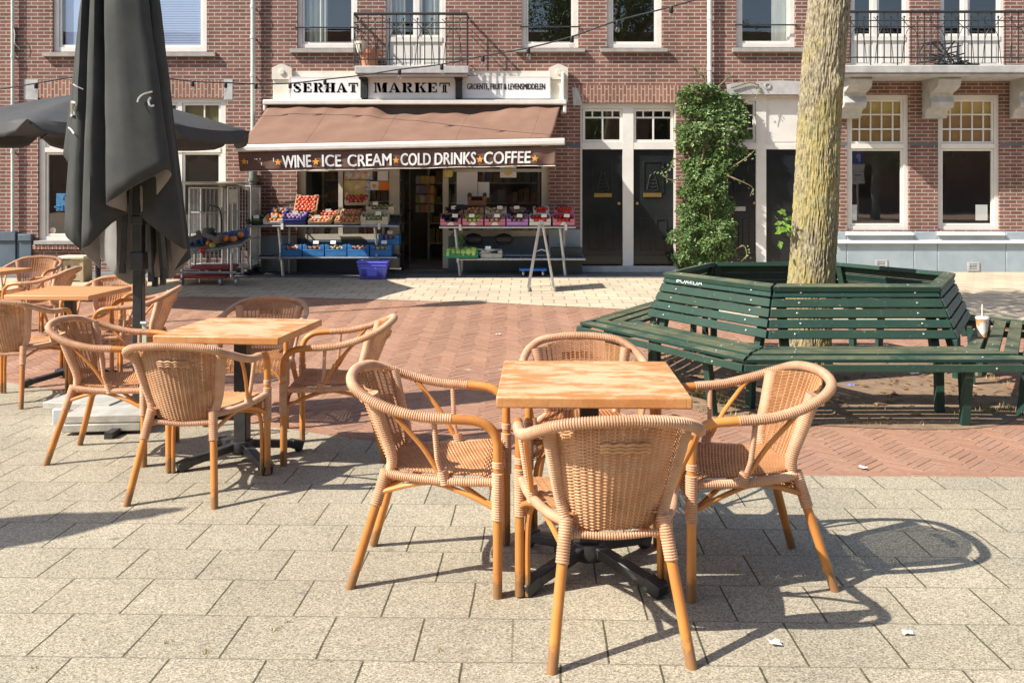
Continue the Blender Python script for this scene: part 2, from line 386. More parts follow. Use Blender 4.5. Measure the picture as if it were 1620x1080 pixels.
# herringbone brick road: every brick a chamfered top in one surface
m, t, b = nodes('red paving brick')
gm = t.nodes.new('ShaderNodeNewGeometry')
c = ramp(t, gm.outputs['Random Per Island'], [(0.0,(0.365,0.21,0.14)),(0.35,(0.35,0.195,0.13)),(0.7,(0.38,0.225,0.155)),(1.0,(0.32,0.175,0.118))])
c = mixc(t, 0.5, c, ramp(t, noisen(t, gm.outputs['Position'], 38, 4), [(0.3,(0.68,0.68,0.68)),(0.7,(1.2,1.18,1.15))]), 'MULTIPLY')
c = mixc(t, 0.6, c, ramp(t, noisen(t, gm.outputs['Position'], 1.1, 4), [(0.3,(0.78,0.77,0.76)),(0.7,(1.14,1.12,1.10))]), 'MULTIPLY')
t.links.new(c, b.inputs['Base Color']); b.inputs['Roughness'].default_value = 0.85; b.inputs['Specular IOR Level'].default_value = 0.25
M['road_brick'] = m
rd = MB()
def add_brick(cx, cy, ang, L, Wd, low=0.0):
    z = g(cy)-low+random.uniform(-0.0025, 0.0); ca, sa = math.cos(ang), math.sin(ang)
    tx, ty = random.uniform(-.008,.008), random.uniform(-.015,.015); vs = []
    for e, dz in ((0.0, -0.0068), (0.002, 0.0)):
        for sx, sy in ((-1,-1),(1,-1),(1,1),(-1,1)):
            lx, ly = sx*(L/2-e), sy*(Wd/2-e)
            x, y = cx+lx*ca-ly*sa, cy+lx*sa+ly*ca
            vs.append((x, y, z+dz+(0 if dz else lx*tx+ly*ty)-0.025*(y-cy)*(1 if cy < 8 else -0.87)))
    rd.add(vs, [(4,5,6,7),(0,1,5,4),(1,2,6,5),(2,3,7,6),(3,0,4,7)])
wB = 0.053; LB = 4*wB; th = R(45)
for i in range(-180, 181):
    for j in range(-60, 61):
        for o in (0, 1):
            # herringbone for 4:1 bricks: staircase of pairs
            if o == 0: u, v, a = (i+j*4)*wB+2*wB, (i-j*4)*wB+0.5*wB, 0
            else: u, v, a = (i+j*4)*wB+0.5*wB, (i-j*4)*wB+3*wB, R(90)
            x, y = u*math.cos(th)-v*math.sin(th)+1.0, u*math.sin(th)+v*math.cos(th)+8.2
            if not (-8.5 < x < 7.5): continue
            if y < Y_TER(x)-0.12 or y > Y_PAV(x)+0.12: continue
            add_brick(x, y, a+th, LB-0.0025, wB-0.0025, .0006)
# border courses along the two edges
for f, s, x0 in ((Y_TER, 1, -8.4), (Y_PAV, -1, -8.4)):
    x = x0
    while x < 7.4:
        x2 = x+0.212; a = math.atan2(f(x2)-f(x), x2-x); cx, cy = (x+x2)/2, (f(x)+f(x2))/2
        for q in (0.5, 1.5):
            if s < 0 and q > 1: continue
            add_brick(cx-math.sin(a)*s*wB*q*1.02, cy+math.cos(a)*s*wB*q*1.02, a, 0.207, wB-0.004, -.0016)
        x += 0.212*math.cos(a)
struct('brick_road', rd, M['road_brick'])
# soil in the tree pit
BC = Vector((2.41, 7.44)); tp = MB(); ring = []
for k in range(48):
    a = 2*math.pi*k/48; r = 1.52+0.20*noise.noise(Vector((math.cos(a)*1.6, math.sin(a)*1.6, 3)))
    ring.append((BC.x+r*math.cos(a)*1.02, BC.y+r*math.sin(a)))
rows = []
for q in range(9):
    f = q/8
    rows.append([(BC.x+(x-BC.x)*f, BC.y+(y-BC.y)*f, g(BC.y+(y-BC.y)*f)+(0.006+0.022*(1-f)+0.012*(1-f)*noise.noise(Vector((x*3*f,y*3*f,0))) if q < 8 else 0.0015)) for x, y in ring])
tp.grid(rows, closed=True); struct('tree_pit_soil', tp, M['soil'], 60)
# dry grass tufts and weeds round the pit
gs = MB()
def tuft(x, y, n, h, spread):
    for _ in range(n):
        a = random.uniform(0, 6.283); r = abs(random.gauss(0, spread)); px, py = x+r*math.cos(a), y+r*math.sin(a)
        z = g(py)-0.003; hh = h*random.uniform(.4, 1); b2 = random.uniform(0, 6.283); ln = random.uniform(.1, .9)*hh
        w = random.uniform(.0015, .003); dx, dy = math.cos(b2), math.sin(b2)
        m1 = (px+dx*ln*.4, py+dy*ln*.4, z+hh*.6); e = (px+dx*ln, py+dy*ln, z+hh)
        gs.add([(px-dy*w,py+dx*w,z),(px+dy*w,py-dx*w,z),(m1[0]+dy*w*.8,m1[1]-dx*w*.8,m1[2]),(m1[0]-dy*w*.8,m1[1]+dx*w*.8,m1[2]),e], [(0,1,2,3),(3,2,4)])
for px, py, n, h, sp in ((1105,628,90,.10,.05),(1130,632,80,.09,.06),(1150,640,60,.07,.05),(1175,645,50,.06,.06),(1215,650,40,.05,.06),(1310,640,30,.05,.05),(1345,603,40,.05,.05),(1560,652,50,.07,.06),(1600,648,60,.06,.07),(1380,650,30,.05,.05),(1500,655,25,.05,.06),(1010,575,50,.08,.06),(1040,590,60,.08,.06),(1070,610,70,.09,.06)):
    v = gp(px, py); tuft(v.x, v.y, n, h, sp)
for px, py in ((432,1000),(440,996),(322,1036),(328,1030),(262,1018),(455,985),(130,850),(520,1048),(700,1030),(1165,905),(60,1060),(255,905)):
    v = gp(px, py); tuft(v.x, v.y, 14, .018, .012)
for _ in range(70):
    a = random.uniform(0, 6.28); tuft(BC.x+1.55*math.cos(a), BC.y+1.5*math.sin(a), 8, .05, .06)
lt = MB()
for _ in range(420):
    a = random.uniform(0, 6.283); r = 1.45*math.sqrt(random.random())+.12*random.random(); x, y = BC.x+r*math.cos(a), BC.y+r*math.sin(a); f = min(1, r/1.5)
    z = g(y)+.008+.024*(1-f)+random.uniform(0,.006); b2 = random.uniform(0, 6.283); L = random.uniform(.015,.045); w = L*.38; dx, dy = math.cos(b2), math.sin(b2); q = random.uniform(-.006,.012)
    lt.add([(x-dx*L,y-dy*L,z),(x+dy*w,y-dx*w,z+.004+q),(x+dx*L,y+dy*L,z+.002),(x-dy*w,y+dx*w,z+.006)], [(0,1,2),(0,2,3)])
struct('leaf_litter', lt, leaf_mat('fallen leaf', (0.16,0.09,0.04), (0.34,0.22,0.10), (0.48,0.38,0.22)), 0, 'stuff')
M['dry_grass'] = leaf_mat('dry grass', (0.50,0.38,0.14), (0.42,0.34,0.12), (0.22,0.26,0.06))
struct('dry_grass', gs, M['dry_grass'], 0, 'stuff')

# ------------------------------------------------------------------ facade toolkit
def wall_with_holes(mb, x0, x1, z0, z1, holes, y=D, depth=0.14, back=0.32):
    xs = sorted({x0, x1, *[h[0] for h in holes], *[h[1] for h in holes]}); xs = [x for x in xs if x0 <= x <= x1]
    zs = sorted({z0, z1, *[h[2] for h in holes], *[h[3] for h in holes]}); zs = [z for z in zs if z0 <= z <= z1]
    for a, b in zip(xs, xs[1:]):
        for c, d in zip(zs, zs[1:]):
            mx, mz = (a+b)/2, (c+d)/2
            if any(h[0] < mx < h[1] and h[2] < mz < h[3] for h in holes): continue
            mb.quad((a,y,c),(b,y,c),(b,y,d),(a,y,d)); mb.quad((b,y+back,c),(a,y+back,c),(a,y+back,d),(b,y+back,d))
    for a, b, c, d in holes:
        mb.quad((a,y,c),(a,y,d),(a,y+back,d),(a,y+back,c)); mb.quad((b,y,d),(b,y,c),(b,y+back,c),(b,y+back,d))
        mb.quad((a,y,d),(b,y,d),(b,y+back,d),(a,y+back,d)); mb.quad((b,y,c),(a,y,c),(a,y+back,c),(b,y+back,c))
    mb.quad((x0,y,z0),(x0,y,z1),(x0,y+back,z1),(x0,y+back,z0)); mb.quad((x1,y,z1),(x1,y,z0),(x1,y+back,z0),(x1,y+back,z1))
    mb.quad((x0,y,z1),(x1,y,z1),(x1,y+back,z1),(x0,y+back,z1))
def H(px0, px1, py0, py1): return (FX(px0), FX(px1), FZ(py1), FZ(py0))
def frame_mb(mb, x0, x1, z0, z1, w=0.07, y=D+0.09, d=0.07, wb=None, wt=None):
    wb = wb or w; wt = wt or w
    mb.box(x0, x0+w, y, y+d, z0, z1); mb.box(x1-w, x1, y, y+d, z0, z1)
    mb.box(x0+w, x1-w, y+.002, y+d, z0, z0+wb); mb.box(x0+w, x1-w, y+.002, y+d, z1-wt, z1)
def pane_mb(x0, x1, z0, z1, y): return MB().quad((x0,y,z0),(x1,y,z0),(x1,y,z1),(x0,y,z1))
def window(bld, px0, px1, py0, py1, cols=(), rows=(), w=0.075, y=D+0.05, inner=True, sill=True, glass='glass', grid=None, sill_px=None, rail_py=None, name='window'):
    x0, x1, z0, z1 = H(px0, px1, py0, py1)
    f = MB(); frame_mb(f, x0, x1, z0, z1, w, y)
    for c in cols: f.box(FX(c)-0.035, FX(c)+0.035, y+.004, y+.068, z0+w, z1-w)
    for r in rows: f.box(x0+w, x1-w, y-.012, y+.069, FZ(r)-0.04, FZ(r)+0.04)
    if inner:       # sash in each field
        ex = [x0+w]+sum([[FX(c)-0.035, FX(c)+0.035] for c in cols], [])+[x1-w]
        ez = [z0+w]+sum([[FZ(r)-0.04, FZ(r)+0.04] for r in sorted(rows, reverse=True)], [])+[z1-w]
        for i in range(0, len(ex), 2):
            for j in range(0, len(ez), 2):
                frame_mb(f, ex[i]+.004, ex[i+1]-.004, ez[j]+.004, ez[j+1]-.004, 0.038, y+.022, 0.035)
    if grid:        # glazing bars: (px0, px1, py0, py1, n, m)
        for a0, a1, b0, b1, nx, nz in grid:
            gx0, gx1, gz0, gz1 = H(a0, a1, b0, b1)
            for i in range(1, nx): xx = lerp(gx0, gx1, i/nx); f.box(xx-.012, xx+.012, y+.028, y+.052, gz0, gz1)
            for j in range(1, nz): zz = lerp(gz0, gz1, j/nz); f.box(gx0, gx1, y+.030, y+.050, zz-.014, zz+.014)
    wo = wpart(name, f, M['white'], bld)
    wpart('pane', pane_mb(x0+.02, x1-.02, z0+.02, z1-.02, y+.040), M[glass], wo, 0)
    if sill:
        sx0, sx1, sy0, sy1 = sill_px or (px0-10, px1+10, py1, py1+7)
        sb = MB(); a, b2, c, d = H(sx0, sx1, sy0, sy1)
        sb.add([(a,D-.08,c),(b2,D-.08,c),(b2,D-.08,d-.02),(a,D-.08,d-.02),(a,D+.15,c),(b2,D+.15,c),(b2,D+.15,d),(a,D+.15,d)],
               [(0,1,2,3),(3,2,6,7),(0,3,7,4),(1,5,6,2),(5,4,7,6),(0,4,5,1)])
        wpart('sill', sb, M['sill'], wo)
    if rail_py:
        rb = MB(); z = FZ(rail_py); rb.tube([(x0-.03, D-.02, z), (x1+.03, D-.02, z)], 0.013, 8); wpart('rail', rb, M['iron'], wo)
    return wo
def back_layer(name, px0, px1, py0, py1, mat, bld, y=D+0.135, folds=0, slats=0):
    x0, x1, z0, z1 = H(px0, px1, py0, py1); mb = MB()
    if folds:
        n = folds*6
        P = [[(lerp(x0, x1, i/n), y+.03+0.03*math.sin(i*2*math.pi/6)+.01*math.sin(i*1.7), z) for i in range(n+1)] for z in (z0, z1)]
        mb.grid(P)
    elif slats:
        for i in range(slats):
            zz = lerp(z0, z1, (i+.5)/slats); h = (z1-z0)/slats*.42
            mb.box(x0, x1, y, y+.006, zz-h, zz+h)
    else: mb.box(x0, x1, y, y+.01, z0, z1)
    return wpart(name, mb, mat, bld)
def lintel(bld, pts_px, top_px=None):
    z = [(FX(a), FZ(b)) for a, b in pts_px]
    mb = MB(); mb.prism(z, D-.004, D+.05); return wpart('brick_arch', mb, M['lintel'], bld, 0)
ZT = 6.6
def shell(bld, x0, x1, depth=3.0):          # floors, back and side walls of the rooms behind the front
    mb = MB(); yb = D+depth
    mb.box(x0, x1, yb, yb+.1, -.1, ZT); mb.box(x0, x1, D+.32, yb, ZT-.1, ZT)
    mb.box(x0+.01, x1-.01, D+.33, yb, FZ(112)-.1, FZ(112)+.05)
    mb.box(x0, x0+.08, D+.33, yb, -.1, ZT-.1); mb.box(x1-.08, x1, D+.33, yb, -.1, ZT-.1)
    mb.box(x0+.1, x1-.1, D+.33, yb, -.12, -.03)
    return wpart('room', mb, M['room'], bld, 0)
def drainpipe(bld, px, y_off, r, z0, z1, mat, cuffs):
    mb = MB(); x = FX(px); mb.tube([(x, D-y_off, z0), (x, D-y_off, z1)], r, 12)
    for z in cuffs:
        mb.tube([(x, D-y_off, z-.03), (x, D-y_off, z+.03)], r*1.25, 12); mb.box(x-.01, x+.01, D-y_off, D, z-.01, z+.01)
    return wpart('drainpipe', mb, mat, bld)
# ------------------------------------------------------------------ left house
XA, XB, XC, XD = -12.0, FX(411), FX(1121), 12.5
left = thing('brick_house', 'brick house behind the black parasols, blue blinds upstairs, dark slate base', 'house', (-10.0, D, 0))
hl = [H(83,327,-60,82), H(60,357,153,383)]
mb = MB(); wall_with_holes(mb, XA, XB-.001, -.1, ZT, hl); wpart('wall', mb, M['brick'], left, 0)
shell(left, XA+.02, XB-.02)
window(left, 83, 327, -60, 82, cols=(196,), w=.085, sill_px=(70,342,82,90))
back_layer('blind', 98, 185, -60, 72, M['blind_blue'], left, D+.13)
back_layer('blind', 205, 321, -60, 70, M['blind_blue'], left, D+.13, slats=34)
window(left, 60, 357, 153, 383, cols=(180,283), rows=(237,), w=.10, sill_px=(57,360,379,386), grid=[(290,352,165,232,2,1),(72,175,165,232,3,1)])
back_layer('blind', 290, 352, 160, 232, pm('olive blind', (0.22,0.20,0.07), (0.18,0.16,0.05), 3, 0.7), left, D+.13)
lintel(left, [(45,127),(365,127),(352,155),(60,155)])
for a, b2 in ((38,60),(354,368)): wpart('skewback_stone', MB().box(FX(a), FX(b2), D-.007, D+.1, FZ(158), FZ(126)), M['stone'], left)
rs = MB(); x0, x1, z0, z1 = H(54,362,384,394)
n = 46
for i in range(n):
    a = lerp(x0, x1, i/n); rs.add([(a+.004,D-.06,z0),(lerp(x0,x1,(i+1)/n)-.004,D-.06,z0),(lerp(x0,x1,(i+1)/n)-.004,D-.06,z1-.03),(a+.004,D-.06,z1-.03),(a+.004,D+.02,z1),(lerp(x0,x1,(i+1)/n)-.004,D+.02,z1)],[(0,1,2,3),(3,2,5,4),(0,3,4),(1,5,2)])
wpart('brick_sill', rs, M['lintel'], left, 0)
pd = MB(); pd.box(XA, FX(27), D-.05, D+.03, -.1, FZ(381)); pd.box(XA, FX(28), D-.08, D+.03, FZ(381), FZ(366)) ; pd.box(FX(33), FX(52), D-.05, D+.03, -.1, FZ(381)); pd.box(FX(32), FX(53), D-.08, D+.03, FZ(381), FZ(370))
pd.box(FX(27), FX(33), D-.02, D+.03, -.1, FZ(368))
bevel(wpart('base_stone', pd, M['plinth_dark'], left), .01)
drainpipe(left, 23, .06, .028, FZ(366), ZT, M['zinc'], (FZ(240), FZ(90)))
fb = MB(); fb.bar((FX(22), D-.03, FZ(40)), (FX(22), D-.03, FZ(80)), .03, .05); fb.tube(crom([(FX(23),D-.05,FZ(42)),(FX(28),D-.09,FZ(55)),(FX(28),D-.09,FZ(70)),(FX(33),D-.03,FZ(78))],5), .006, 6)
wpart('wall_bracket', fb, M['zinc'], left)
# sticker and ornament inside the lower left pane
sb = MB(); sb.box(FX(84), FX(106), D+.104, D+.107, FZ(334), FZ(306))
for k in range(9):
    a = random.uniform(0, 3.1); cx, cz = FX(random.uniform(84,104)), FZ(random.uniform(308,332)); r = .05
    sb.bar((cx-r*math.cos(a), D+.098, cz-r*math.sin(a)), (cx+r*math.cos(a), D+.098, cz+r*math.sin(a)), .008, .022, (0,1,0))
wpart('window_sticker', sb, pm('blue sticker', (0.06,0.25,0.55), (0.12,0.4,0.65), 10, 0.5), left)
sb = MB(); ring = [(FX(79)+.055*math.cos(k*.2618), FZ(365)+.055*math.sin(k*.2618)) for k in range(24)]; sb.prism(ring, D+.096, D+.099)
wpart('no_smoking_sticker', sb, pm('red rimmed sticker', (0.72,0.5,0.48), (0.6,0.2,0.2), 14, 0.5), left)

# ------------------------------------------------------------------ market house
mk = thing('brick_house', 'brick house holding the market, with iron balcony and two black front doors', 'house', (0, D, 0))
hm = [H(470,565,-60,76), H(610,705,-60,107), H(825,915,-60,76), H(960,1047,-60,76), H(470,868,172,440), H(918,1070,163,428)]
mb = MB(); wall_with_holes(mb, XB+.001, XC-.001, -.1, ZT, hm); wpart('wall', mb, M['brick'], mk, 0)
shell(mk, XB+.02, XC-.02, 3.6)
window(mk, 470, 565, -60, 76, w=.07, sill_px=(460,563,76,84), rail_py=44)
back_layer('curtain', 482, 515, -60, 70, M['curtain'], mk, D+.13, folds=4)
window(mk, 825, 915, -60, 76, w=.075, sill_px=(815,925,76,83), rail_py=43)
window(mk, 960, 1047, -60, 76, w=.075, sill_px=(950,1055,76,83))
# balcony door
bd = window(mk, 610, 705, -60, 107, cols=(660,), rows=(62,), w=.06, sill=False, name='balcony_door')
pb = MB()
for a, b2 in ((617,655),(665,699)): x0, x1, z0, z1 = H(a, b2, 66, 104); pb.box(x0, x1, D+.065, D+.09, z0, z1); pb.box(x0+.05, x1-.05, D+.056, D+.08, z0+.06, z1-.06)
wpart('door_panel', pb, M['white'], bd)
back_layer('curtain', 620, 640, -60, 60, M['curtain'], mk, D+.13, folds=3)
back_layer('curtain', 672, 698, -60, 60, M['curtain'], mk, D+.13, folds=3)
# window reveals painted white on the right-hand side rooms
def balcony(bld, px0, px1, y0, py_top, py_mid, py_low, slab, ends, npan, brackets=True):
    yf = D-y0; kf = yf/D
    cz = lambda py: HY-(HY-py)*kf
    cx = lambda px: 810+(px-810)*kf
    px0, px1, py_top, py_mid, py_low, slab = cx(px0), cx(px1), cz(py_top), cz(py_mid), cz(py_low), (cx(slab[0]), cx(slab[1]), cz(slab[2]), cz(slab[3]))
    zt, zl = FZ(py_top), FZ(slab[2])
    x0, x1 = FX(px0), FX(px1)
    sl = MB(); a, b2, c, d = H(slab[0], slab[1], slab[2], slab[3]); sl.box(a, b2, yf-.06, D-.002, c, d); sl.box(a+.03, b2-.03, yf-.03, D-.004, c-.045, c-.003)
    so_ = bevel(wpart('balcony_slab', sl, M['stone'], bld), .012)
    rl = MB(); zsl = d
    rl.tube([(x0,D-.02,zt),(x0,yf,zt),(x1,yf,zt),(x1,D-.02,zt)] if ends else [(x0,yf,zt),(x1,yf,zt)], .024, 8)
    zm, zm2, zb = FZ(py_mid), FZ(py_mid)-.10, FZ(py_low)
    for z, r in ((zm,.009),(zm2,.009),(zb,.011)):
        rl.tube([(x0,D-.02,z),(x0,yf,z),(x1,yf,z),(x1,D-.02,z)] if ends else [(x0,yf,z),(x1,yf,z)], r, 6)
    n = npan*2; W_ = (x1-x0)/n
    for i in range(n+1):
        x = x0+W_*i; tall = i % 2 == 0
        rl.tube([(x,yf,zt if tall else zm+.05),(x,yf,zsl if i % 4 == 0 else zb-.09)], .010 if tall else .008, 6)
        if not tall: rl.lathe([(0,.02),(.016,.012),(.018,0),(.012,-.014),(0,-.02)], 8, (x,yf,zm+.06))
    for i in range(0, n, 4):                 # arched ornament in each bay
        xa, xb, xm = x0+W_*i, x0+W_*min(i+4, n), x0+W_*(i+2)
        for sg in (-1, 1):
            e = xm+sg*W_*1.45
            rl.tube(crom([(xm,yf-.006,zm2),(xm+sg*W_*.5,yf-.006,zm2-.05),(xm+sg*W_*1.0,yf-.006,lerp(zm2,zb,.4)),(xm+sg*W_*1.3,yf-.006,zb),(xm+sg*W_*1.42,yf-.006,zb-.10)],5), .006, 5)
            rl.tube(crom([(xm,yf-.006,zm2-.01),(xm+sg*W_*.6,yf-.006,zm2+.03),(xm+sg*W_*1.2,yf-.006,zm+.02),(xm+sg*W_*1.6,yf-.006,zm+.06)],5), .006, 5)
    if ends:
        for x in (x0, x1):
            for q in (.33, .66): rl.tube([(x,lerp(yf,D,q),zt),(x,lerp(yf,D,q),zb-.09)], .008, 6)
            rl.tube(crom([(x,yf+.02,zm2),(x,lerp(yf,D,.3),lerp(zm2,zb,.5)),(x,lerp(yf,D,.35),zb-.08)],5), .006, 5)
    wpart('balcony_railing', rl, M['iron'], bld)
    return yf
yb = balcony(mk, 560, 739, .42, 22, 36, 94, (562,742,105,117), True, 8)
for px in (579, 727):
    x = FX(px); cb = MB(); cb.prism([(x-.055, FZ(157)), (x+.055, FZ(157)), (x+.055, FZ(123.5)), (x-.055, FZ(123.5))], D-.24, D)
    cb.box(x-.065, x+.065, D-.36, D-.01, FZ(129), FZ(123.8))
    wpart('balcony_bracket', cb, M['iron'], mk)
# stone beam over the shop with corner blocks
be = MB(); a, b2, c, d = H(433,898,113,162); be.box(a, b2, D-.05, D+.02, c, d)
for p0, p1 in ((433,464),(868,898)):
    x0, x1, z0, z1 = H(p0, p1, 104, 127); be.prism([(x0,z0),(x1,z0),(x1,z1-.05),((x0+x1)/2,z1+.02),(x0,z1-.05)], D-.12, D-.048)
    be.box(x0+.02, x1-.02, D-.09, D-.049, FZ(160), z0-.003)
    be.lathe([(.05,0),(.05,.02),(.03,.025),(.0,.02)], 14, ((x0+x1)/2, D-.122, (z0+z1)/2), Matrix.Rotation(R(90),4,'X'))
wpart('stone_beam', be, M['cream'], mk)
# shop front joinery
sf = MB(); yq = D+.06
def post(p0, p1, t, b3, y=yq, d=.09): sf.box(FX(p0), FX(p1), y, y+d, FZ(b3), FZ(t))
post(470,482,172,378); post(615,631,172,425); post(534,541,172,372,yq+.01,.06); post(700,709,172,425); post(857,868,172,373)
sf.box(FX(482), FX(615), yq-.01, yq+.1, FZ(379), FZ(371)); sf.box(FX(709), FX(857), yq-.01, yq+.1, FZ(374), FZ(365))
sf.box(FX(482), FX(615), yq+.01, yq+.08, FZ(180), FZ(172)); sf.box(FX(631), FX(700), yq+.01, yq+.08, FZ(180), FZ(172)); sf.box(FX(709), FX(857), yq+.01, yq+.08, FZ(180), FZ(172))
sf.box(FX(482), FX(615), yq+.012, yq+.08, FZ(271), FZ(266)); sf.box(FX(709), FX(857), yq+.012, yq+.08, FZ(272), FZ(267))
sfo = wpart('shop_front', sf, pm('beige shop frame', (0.56,0.52,0.43), (0.47,0.43,0.35), 4, 0.5), mk)
wpart('pane', pane_mb(FX(480), FX(617), FZ(373), FZ(176), yq+.05), M['glass_shop'], sfo, 0)
wpart('pane', pane_mb(FX(707), FX(859), FZ(368), FZ(176), yq+.05), M['glass_shop'], sfo, 0)
df = MB(); frame_mb(df, FX(631)-.0, FX(645), -.03, FZ(180), .05, yq+.02, .05)
dro = MB(); x0 = FX(633); dro.box(x0, x0+.05, D+.15, D+.95, -.03, FZ(182)); dro.tube([(x0+.06, D+.85, FZ(335)), (x0+.11, D+.85, FZ(335)), (x0+.11, D+.85, FZ(352))], .014, 8)
wpart('shop_door', dro, M['black_paint'], mk)
wparts('shop_base', [MB().box(FX(470), FX(615), D+.03, D+.13, -.05, FZ(379)), MB().box(FX(709), FX(868), D+.03, D+.13, -.05, FZ(374.2))], M['plinth_dark'], mk)
wparts('base_stone', [MB().box(FX(868), FX(918), D-.03, D+.02, -.05, FZ(363)), MB().box(XB+.002, FX(470), D-.03, D+.02, -.05, FZ(372))], M['plinth'], mk)
# window posters and papers
def sheet(px0, px1, py0, py1, mat, name, y=yq+.035):
    x0, x1, z0, z1 = H(px0, px1, py0, py1); return wpart(name, MB().box(x0, x1, y, y+.004, z0, z1), mat, sfo)
def poster_mat(name, stops, scale):
    m, t, b = nodes(name); v = coords(t, 'Object', (1,1,1))
    vo = t.nodes.new('ShaderNodeTexVoronoi'); vo.inputs['Scale'].default_value = scale; t.links.new(v, vo.inputs['Vector'])
    s = t.nodes.new('ShaderNodeSeparateColor'); t.links.new(vo.outputs['Color'], s.inputs[0])
    r = ramp(t, s.outputs[0], stops); t.links.new(r, b.inputs['Base Color']); b.inputs['Roughness'].default_value = 0.5; return m
M['poster_b'] = poster_mat('ice cream poster blue', [(0,(0.1,0.25,0.6)),(0.35,(0.55,0.65,0.75)),(0.6,(0.7,0.6,0.2)),(0.85,(0.6,0.15,0.12)),(1,(0.8,0.8,0.8))], 22)
M['poster_y'] = poster_mat('ice cream poster yellow', [(0,(0.75,0.65,0.3)),(0.4,(0.75,0.55,0.2)),(0.6,(0.4,0.6,0.2)),(0.8,(0.75,0.35,0.25)),(1,(0.8,0.78,0.7))], 14)
sheet(543,588,266,284, M['poster_b'], 'poster'); sheet(542,577,285.5,312, M['poster_y'], 'poster'); sheet(577.5,584,285.5,310, M['poster_b'], 'poster')
sheet(596,613,268,286, M['sign_white'], 'paper_notice'); sheet(584.5,597.5,287,301, M['sign_white'], 'notice_board'); sheet(598,616,287,301, pm('orange notice', (0.85,0.25,0.03), (0.8,0.22,0.03), 4, 0.5), 'orange_notice')
sb = MB(); sb.prism([(FX(588),FZ(291)),(FX(592),FZ(291.5)),(FX(594),FZ(294)),(FX(591),FZ(298)),(FX(588),FZ(296))], yq+.030, yq+.034); wpart('notice_mark', sb, M['star'], sfo)
sheet(722,755,272,325, M['sign_white'], 'paper_notice'); sheet(756,774,288,313, M['sign_white'], 'paper_notice'); sheet(791,817,255,281, M['sign_white'], 'round_label_sign')
sb = MB(); ring = [(FX(804)+.08*math.cos(k*.2618), FZ(270)+.08*math.sin(k*.2618)) for k in range(24)]; ring2 = [(FX(804)+.05*math.cos(k*.2618), FZ(270)+.05*math.sin(k*.2618)) for k in range(24)]
sb.prism(ring, yq+.028, yq+.034); wpart('sign_disc', sb, pm('yellow disc', (0.75,0.55,0.12), (0.7,0.5,0.1), 4, 0.5), sfo)
yb2 = MB(); yb2.lathe([(0,0),(.07,.02),(.085,.08),(.07,.14),(0,.16)], 14, (FX(709), D-.02, FZ(282))); wpart('wall_lamp', yb2, pm('yellow lamp globe', (0.7,0.55,0.12), (0.62,0.48,0.1), 4, 0.4), mk)
# interior of the shop: shelves with packed goods, rack of cards
sh = MB(); gd = MB()
for (p0, p1, y, zs) in ((482,628,D+1.5,(.35,.75,1.15,1.55,1.95)),(655,860,D+2.7,(.3,.7,1.1,1.5,1.9))):
    x0, x1 = FX(p0), FX(p1)
    for z in zs:
        sh.box(x0, x1, y, y+.35, z-.02, z); x = x0+.02
        while x < x1-.1:
            w_ = random.uniform(.05,.16); h_ = random.uniform(.12,.30); gd.box(x, x+w_, y+.03, y+.3, z, z+h_); x += w_+random.uniform(.004,.03)
    for x in (x0, (x0+x1)/2, x1): sh.box(x-.02, x+.02, y+.001, y+.352, -.03, 2.2)
wpart('shelf', sh, M['white'], mk, 0)
m, t, b = nodes('packed goods'); gm = t.nodes.new('ShaderNodeNewGeometry')
c = ramp(t, gm.outputs['Random Per Island'], [(0,(0.5,0.42,0.3)),(0.2,(0.3,0.08,0.05)),(0.4,(0.5,0.35,0.08)),(0.6,(0.12,0.22,0.1)),(0.8,(0.5,0.48,0.42)),(1,(0.1,0.12,0.25))]); t.links.new(c, b.inputs['Base Color']); M['goods'] = m
wpart('packed_goods', gd, m, mk, 0)['kind'] = 'stuff'
rk = MB()
for i in range(4):
    for j in range(4): rk.box(FX(650)+.085*i, FX(650)+.085*i+.075, D+.75+.02*j, D+.76+.02*j, FZ(338)+.17*j, FZ(338)+.17*j+.14)
wpart('card_rack', rk, M['goods'], mk, 0)
# front doors
def door(bld, px0, px1, py0, py1, mat, letter=None, knob=None, y=D+.12, panels=True, name='front_door'):
    x0, x1, z0, z1 = H(px0, px1, py0, py1); d = MB(); d.box(x0, x1, y, y+.05, z0, z1)
    w_ = x1-x0
    if panels:
        for a, b3, c3, d3 in ((.24,.76,.62,.90),(.18,.45,.12,.40),(.55,.82,.12,.40)):
            xa, xb, za, zb = x0+w_*a, x0+w_*b3, lerp(z0,z1,c3), lerp(z0,z1,d3)
            for q in ((xa,xb,za,za+.025),(xa,xb,zb-.025,zb),(xa,xa+.025,za+.025,zb-.025),(xb-.025,xb,za+.025,zb-.025)): d.box(q[0],q[1],y-.016,y+.01,q[2],q[3])
        d.box(x0+.01, x1-.01, y-.03, y+.01, z0+.02, z0+.16)
    o = bevel(wpart(name, d, mat, bld), .004)
    if letter: a, b3, c3, d3 = H(*letter[:4]); lb = MB(); lb.box(a, b3, y-.014, y+.002, c3, d3); lb.box(a+.03, b3-.03, y-.020, y-.012, c3+.02, d3-.02); wpart('letterbox', lb, letter[4], o)
    if knob: kb = MB(); kb.lathe([(0,0),(.02,.005),(.012,.02),(.026,.04),(.028,.05),(.018,.062),(0,.066)], 14, (FX(knob[0]), y, FZ(knob[1])), Matrix.Rotation(R(90),4,'X')); wpart('knob', kb, M['brass'], o)
    return o
d1 = door(mk, 921, 986, 236, 419, M['black_paint'], (941,969,306,312,M['brass']), (980,322))
d2 = door(mk, 1003, 1068, 236, 419, M['black_paint'], (1019,1048,305,312,M['brass']), (1009,322))
